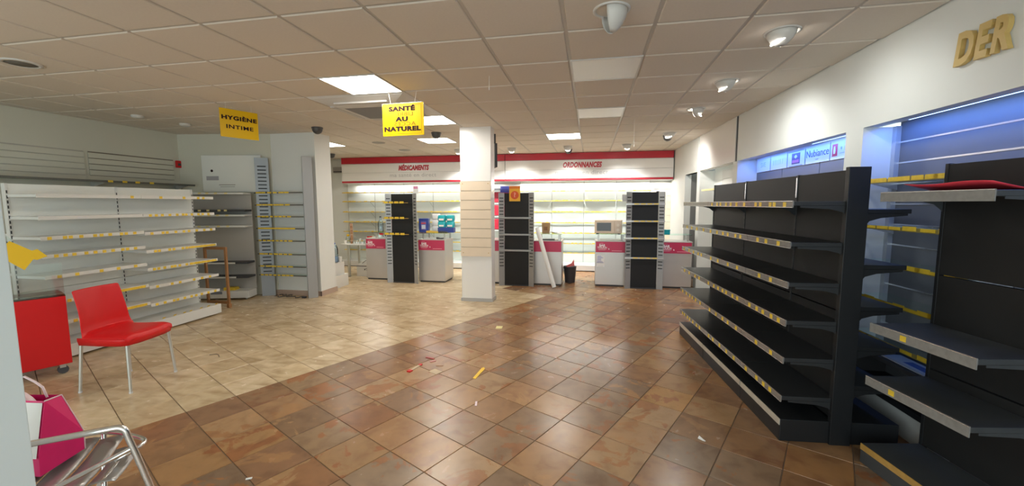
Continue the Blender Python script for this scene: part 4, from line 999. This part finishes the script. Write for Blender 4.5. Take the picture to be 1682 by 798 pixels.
tag(MB().lathe([(.03, 0), (.038, .10)], 16, (-4.77, 7.08, .47)).build('paper_cup', m_paper), 'white cup at the end of the step box', 'cup')
t = thing('table', 'white table crowded with small jars left of the first counter', 'table', (-5.0, 8.0, 0))
MB().box(-.34, .33, -.02, .5, .70, .725).build('top', m_white, t, bevel=.004)
for x, y in ((-.19, .03), (.29, .03), (-.19, .44), (.29, .44)): l = MB().box(x-.022, x+.022, y-.022, y+.022, .012, .70).build('leg', m_aluleg, t); MB().box(x-.024, x+.024, y-.024, y+.024, 0, .012).build('foot', m_dark, l)
t = thing('jug', 'clear jug with a yellow lid on the white table', 'bottle', (-5.22, 8.08, .725)); MB().lathe([(.05, 0), (.052, .10), (.04, .14), (.02, .16)], 16).build('body', m_jar, t); MB().lathe([(.022, .16), (.03, .165), (.03, .20)], 12).build('lid', m_yelpap, t)
tag(MB().lathe([(.028, 0), (.034, .075)], 16, (-5.24, 8.0, .725)).build('paper_cup', m_paper), 'white paper cup on the left end of the table', 'cup')
t = thing('wooden_block', 'tall narrow brown mottled wooden block standing on the white table', 'ornament', (-5.12, 8.06, .725), .3)
MB().box(-.026, .026, -.02, .02, 0, .44).build('block', mat('mottled_wood', (.36, .19, .10), .6, var=.5, scale=35), t, bevel=.004)
for z in (.06, .19, .31, .40): MB().box(-.028, .028, -.022, .022, z, z+.018).build('band', mat('pale_band', (.55, .38, .26), .6), t)
for k in range(7):
    x, y = -5.05+.045*k+R.uniform(-.01, .01), 8.05+R.uniform(-.03, .08); hh = R.uniform(.05, .09)
    t = thing('glass_jar', 'small clear jar on the white table, '+('leftmost', 'second', 'third', 'fourth', 'fifth', 'sixth', 'rightmost')[k]+' of its row right of the brown block', 'jar', (x, y, .725), group='jars on the table')
    MB().lathe([(.026, 0), (.028, hh*.8), (.022, hh)], 12).build('body', m_jar, t); MB().lathe([(.024, hh), (.024, hh+.012)], 12).build('lid', R.choice((m_paper, m_grey, m_dark)), t)
t = thing('tea_box', 'small red and brown box at the right end of the table', 'box', (-4.70, 8.17, .725)); MB().box(-.035, .03, -.03, .03, 0, .17).build('carton', m_tan, t, bevel=.003); MB().box(-.10, .02, -.034, -.031, .11, .16).build('red_panel', m_red, t)
t = thing('cardboard_box', 'white printed carton on the floor under the table', 'box', (-4.88, 8.12, 0), .05)
MB().box(-.17, .20, -.02, .26, 0, .27).build('carton', mat('white_carton', (.62, .60, .56), .7), t, bevel=.003); text('lettering', '×T5', .075, m_text, t, (.06, -.0215, .15), FACE, bold=.002)
MB().box(-.17, .20, -.0215, -.02, .22, .235).build('printed_line', m_text, t)
MB().tube(bez([(-.1, .1, .27), (.0, .1, .36), (.12, .1, .34), (.19, .1, .27)]), .006, 6).build('strap', m_dark, t)

# ------------------------------------------------------------------ right wall: gold letters, brand strip, blue tubes
for ch, s in (('D', 2.895), ('E', 2.790), ('R', 2.690)):
    t = thing('wall_letter', {'D': 'golden cut-out letter D, first of DER on the right wall', 'E': 'golden cut-out letter E, middle of DER on the right wall', 'R': 'golden cut-out letter R, last of DER on the right wall'}[ch], 'letter', RW(s, -.004, 2.455), -PI/2+.036)
    text('letter', ch, .245, m_gold, t, (0, -.014, 0), FACE, extrude=.013, bold=.009, shear=.18, xscale=.62)
LB = ((4.00, 4.555, 'with a red crest'), (4.56, 4.99, 'reading Nubiance'), (5.00, 5.37, 'with a dark purple square'), (5.38, 5.79, 'with a pale blurred name'), (5.80, 6.19, 'with pale grey initials, farthest'))
for k, (s0, s1, w) in enumerate(LB):
    t = thing('brand_card', 'white brand card '+w+' in the blue-lit far niche', 'sign', RW((s0+s1)/2, .226, 2.078), -PI/2+.036, 'brand cards')
    L_ = (s1-s0)/2-.004
    MB().box(-L_, L_, -.002, .002, -.085, .095 if k != 2 else .085).build('card', m_lav, t)
    if k == 0:
        MB().box(-.245, -.165, -.004, -.002, -.055, .06).build('red_crest', mat('crest_red', (.65, .03, .08), .4), t, bevel=.01); MB().prism([(-.222, -.03), (-.196, -.03), (-.19, .0), (-.2, .04), (-.215, .04), (-.225, .0)], -.0055, -.004).build('white_figure', m_textw, t); MB().box(-.12, -.10, -.0035, -.002, .0, .025).box(-.06, -.045, -.0035, -.002, -.01, .03).box(-.13, .0, -.0035, -.002, -.035, -.03).build('small_print', mat('bluegrey_print', (.3, .35, .5), .5), t, kind='stuff')
    if k == 1: text('lettering', 'Nubiance', .105, mat('navy_print', (.07, .08, .16), .5), t, (0.0, -.0032, .012), FACE, extrude=.0008, xscale=1.0); text('lettering', 'PARIS', .022, m_grey, t, (0, -.0032, -.05), FACE, extrude=.0006)
    if k == 2:
        MB().box(-.085, .085, -.004, -.002, -.06, .06).build('purple_square', m_purple, t); MB().prism([(-.035, .02), (0, .0), (.035, .02), (0, .045)], -.0055, -.004).build('emblem', m_lav, t); MB().box(-.07, .07, -.0055, -.004, -.045, -.015).build('magenta_bar', mat('mag_bar', (.55, .15, .45), .5), t); MB().box(-.14, .14, -.004, -.002, -.082, -.074).box(-.16, .16, -.004, -.002, .076, .082).build('grey_bar', mat('bar_grey', (.25, .32, .42), .5), t)
    if k == 3:
        g = MB()
        for q in range(6): g.box(-.13+.045*q, -.125+.045*q, -.0035, -.002, -.03, .03)
        g.build('blurred_name', mat('pale_blue_print', (.42, .52, .66), .5), t)
    if k == 4: text('lettering', 'SVE', .085, mat('pale_blue_print2', (.35, .46, .62), .5), t, (0, -.0032, 0), FACE, extrude=.0008, xscale=1.1)
for k, (s0, s1, w) in enumerate(((4.03, 4.36, 'nearest of the far niche'), (4.38, 4.66, 'second of the far niche'), (2.65, 3.45, 'in the near niche behind the lintel'))):
    t = thing('tube_light', 'blue-white tube light at the head of a niche, '+w, 'tube light', (0, 0, 0), group='niche tube lights')
    MB().tube([RW(s0, .115, NT+.012), RW(s1, .115, NT+.012)], .011, 10).build('tube', m_bluetube, t); MB().mbox(RW, s0-.02, s1+.02, .10, .13, NT+.022, NT+.03).build('batten', m_white, t)
for s, l_, w in ((2.75, 1.8, BLUE_W), (5.1, 2.1, BLUE_W*.9)):
    o = light('niche_lamp', 'AREA', RW(s, .10, NT+.0), w, (.07, .24, 1.0), None, shape='RECTANGLE', size=.05, size_y=l_)
    o.rotation_euler = (0, math.radians(-14), .036)
# small items on the right
t = thing('wall_shelf', 'short white shelf with a yellow edge in the pale far niche', 'shelf', (0, 0, 0)); MB().mbox(RW, 6.9, 7.9, .02, .23, 1.80, 1.82).build('plate', m_white, t); MB().mbox(RW, 6.9, 7.9, .012, .02, 1.795, 1.825).build('label_rail', m_tagp, t)
# ------------------------------------------------------------------ litter on the floor
def bit(pts, z, m, name, label, cat='litter', grp='scraps on the floor'):
    tag(MB().prism(pts, .0004, z, axis='z').build(name, m), label, cat, grp)
def strip(x, y, l_, w, a):
    c, s = math.cos(a), math.sin(a); return [(x+c*u-s*v, y+s*u+c*v) for u, v in ((-l_, -w), (l_, -w), (l_, w), (-l_, w))]
t = thing('paper_stick', 'pale stick with red ends on the brown floor', 'litter', (-1.645, 3.56, 0), 1.35, 'scraps on the floor')
MB().box(-.06, .07, -.014, .014, 0, .006).build('stick', m_tan, t); MB().box(-.10, -.06, -.02, .02, 0, .010).box(.07, .10, -.015, .015, 0, .009).build('red_end', m_red, t)
bit(strip(-1.60, 3.83, .05, .012, -.3), .006, mat('dark_red_scrap', (.35, .03, .03), .5), 'paper_scrap', 'crumpled dark red scrap beyond the red-ended stick'); bit(strip(-1.54, 3.755, .03, .012, .6), .006, mat('redwhite_scrap', (.60, .25, .22), .5), 'paper_scrap', 'small red and white scrap beside the dark red one')
bit(strip(-1.42, 3.52, .055, .04, -.5), .003, m_tan, 'card_scrap', 'square tan card scrap on the brown floor'); bit(strip(-1.43, 3.66, .035, .006, .2), .004, m_wood, 'wood_scrap', 'thin dark splinter beyond the tan card')
bit([(-1.03, 3.44), (-1.0, 3.43), (-.99, 3.55), (-.975, 3.66), (-.99, 3.70), (-1.01, 3.68), (-1.02, 3.56)], .004, mat('bright_yellow_scrap', (.88, .55, .03), .5), 'label_scrap', 'bright yellow curled label strip on the brown floor')
bit(strip(-1.13, 4.98, .04, .055, .1), .004, m_tagp, 'label_scrap', 'pale yellow label near the beige border'); bit(strip(-.87, 2.99, .008, .035, .2), .003, m_palep, 'paper_scrap', 'tiny pale pink sliver in the middle of the brown floor')
bit(strip(-1.92, 1.89, .016, .006, .5), .005, m_paper, 'paper_scrap', 'white crumb near the aluminium armchair'); bit([(.735, 2.80), (.76, 2.775), (.775, 2.77), (.765, 2.79), (.75, 2.83)], .006, m_paper, 'paper_scrap', 'white torn corner before the long black shelving')
tag(MB().tube([(-3.93+.03*k, 3.49+.035*math.sin(k*.8), .004) for k in range(6)], .0025, 6).build('elastic_band', m_dark), 'thin dark elastic loop on the beige floor', 'band')
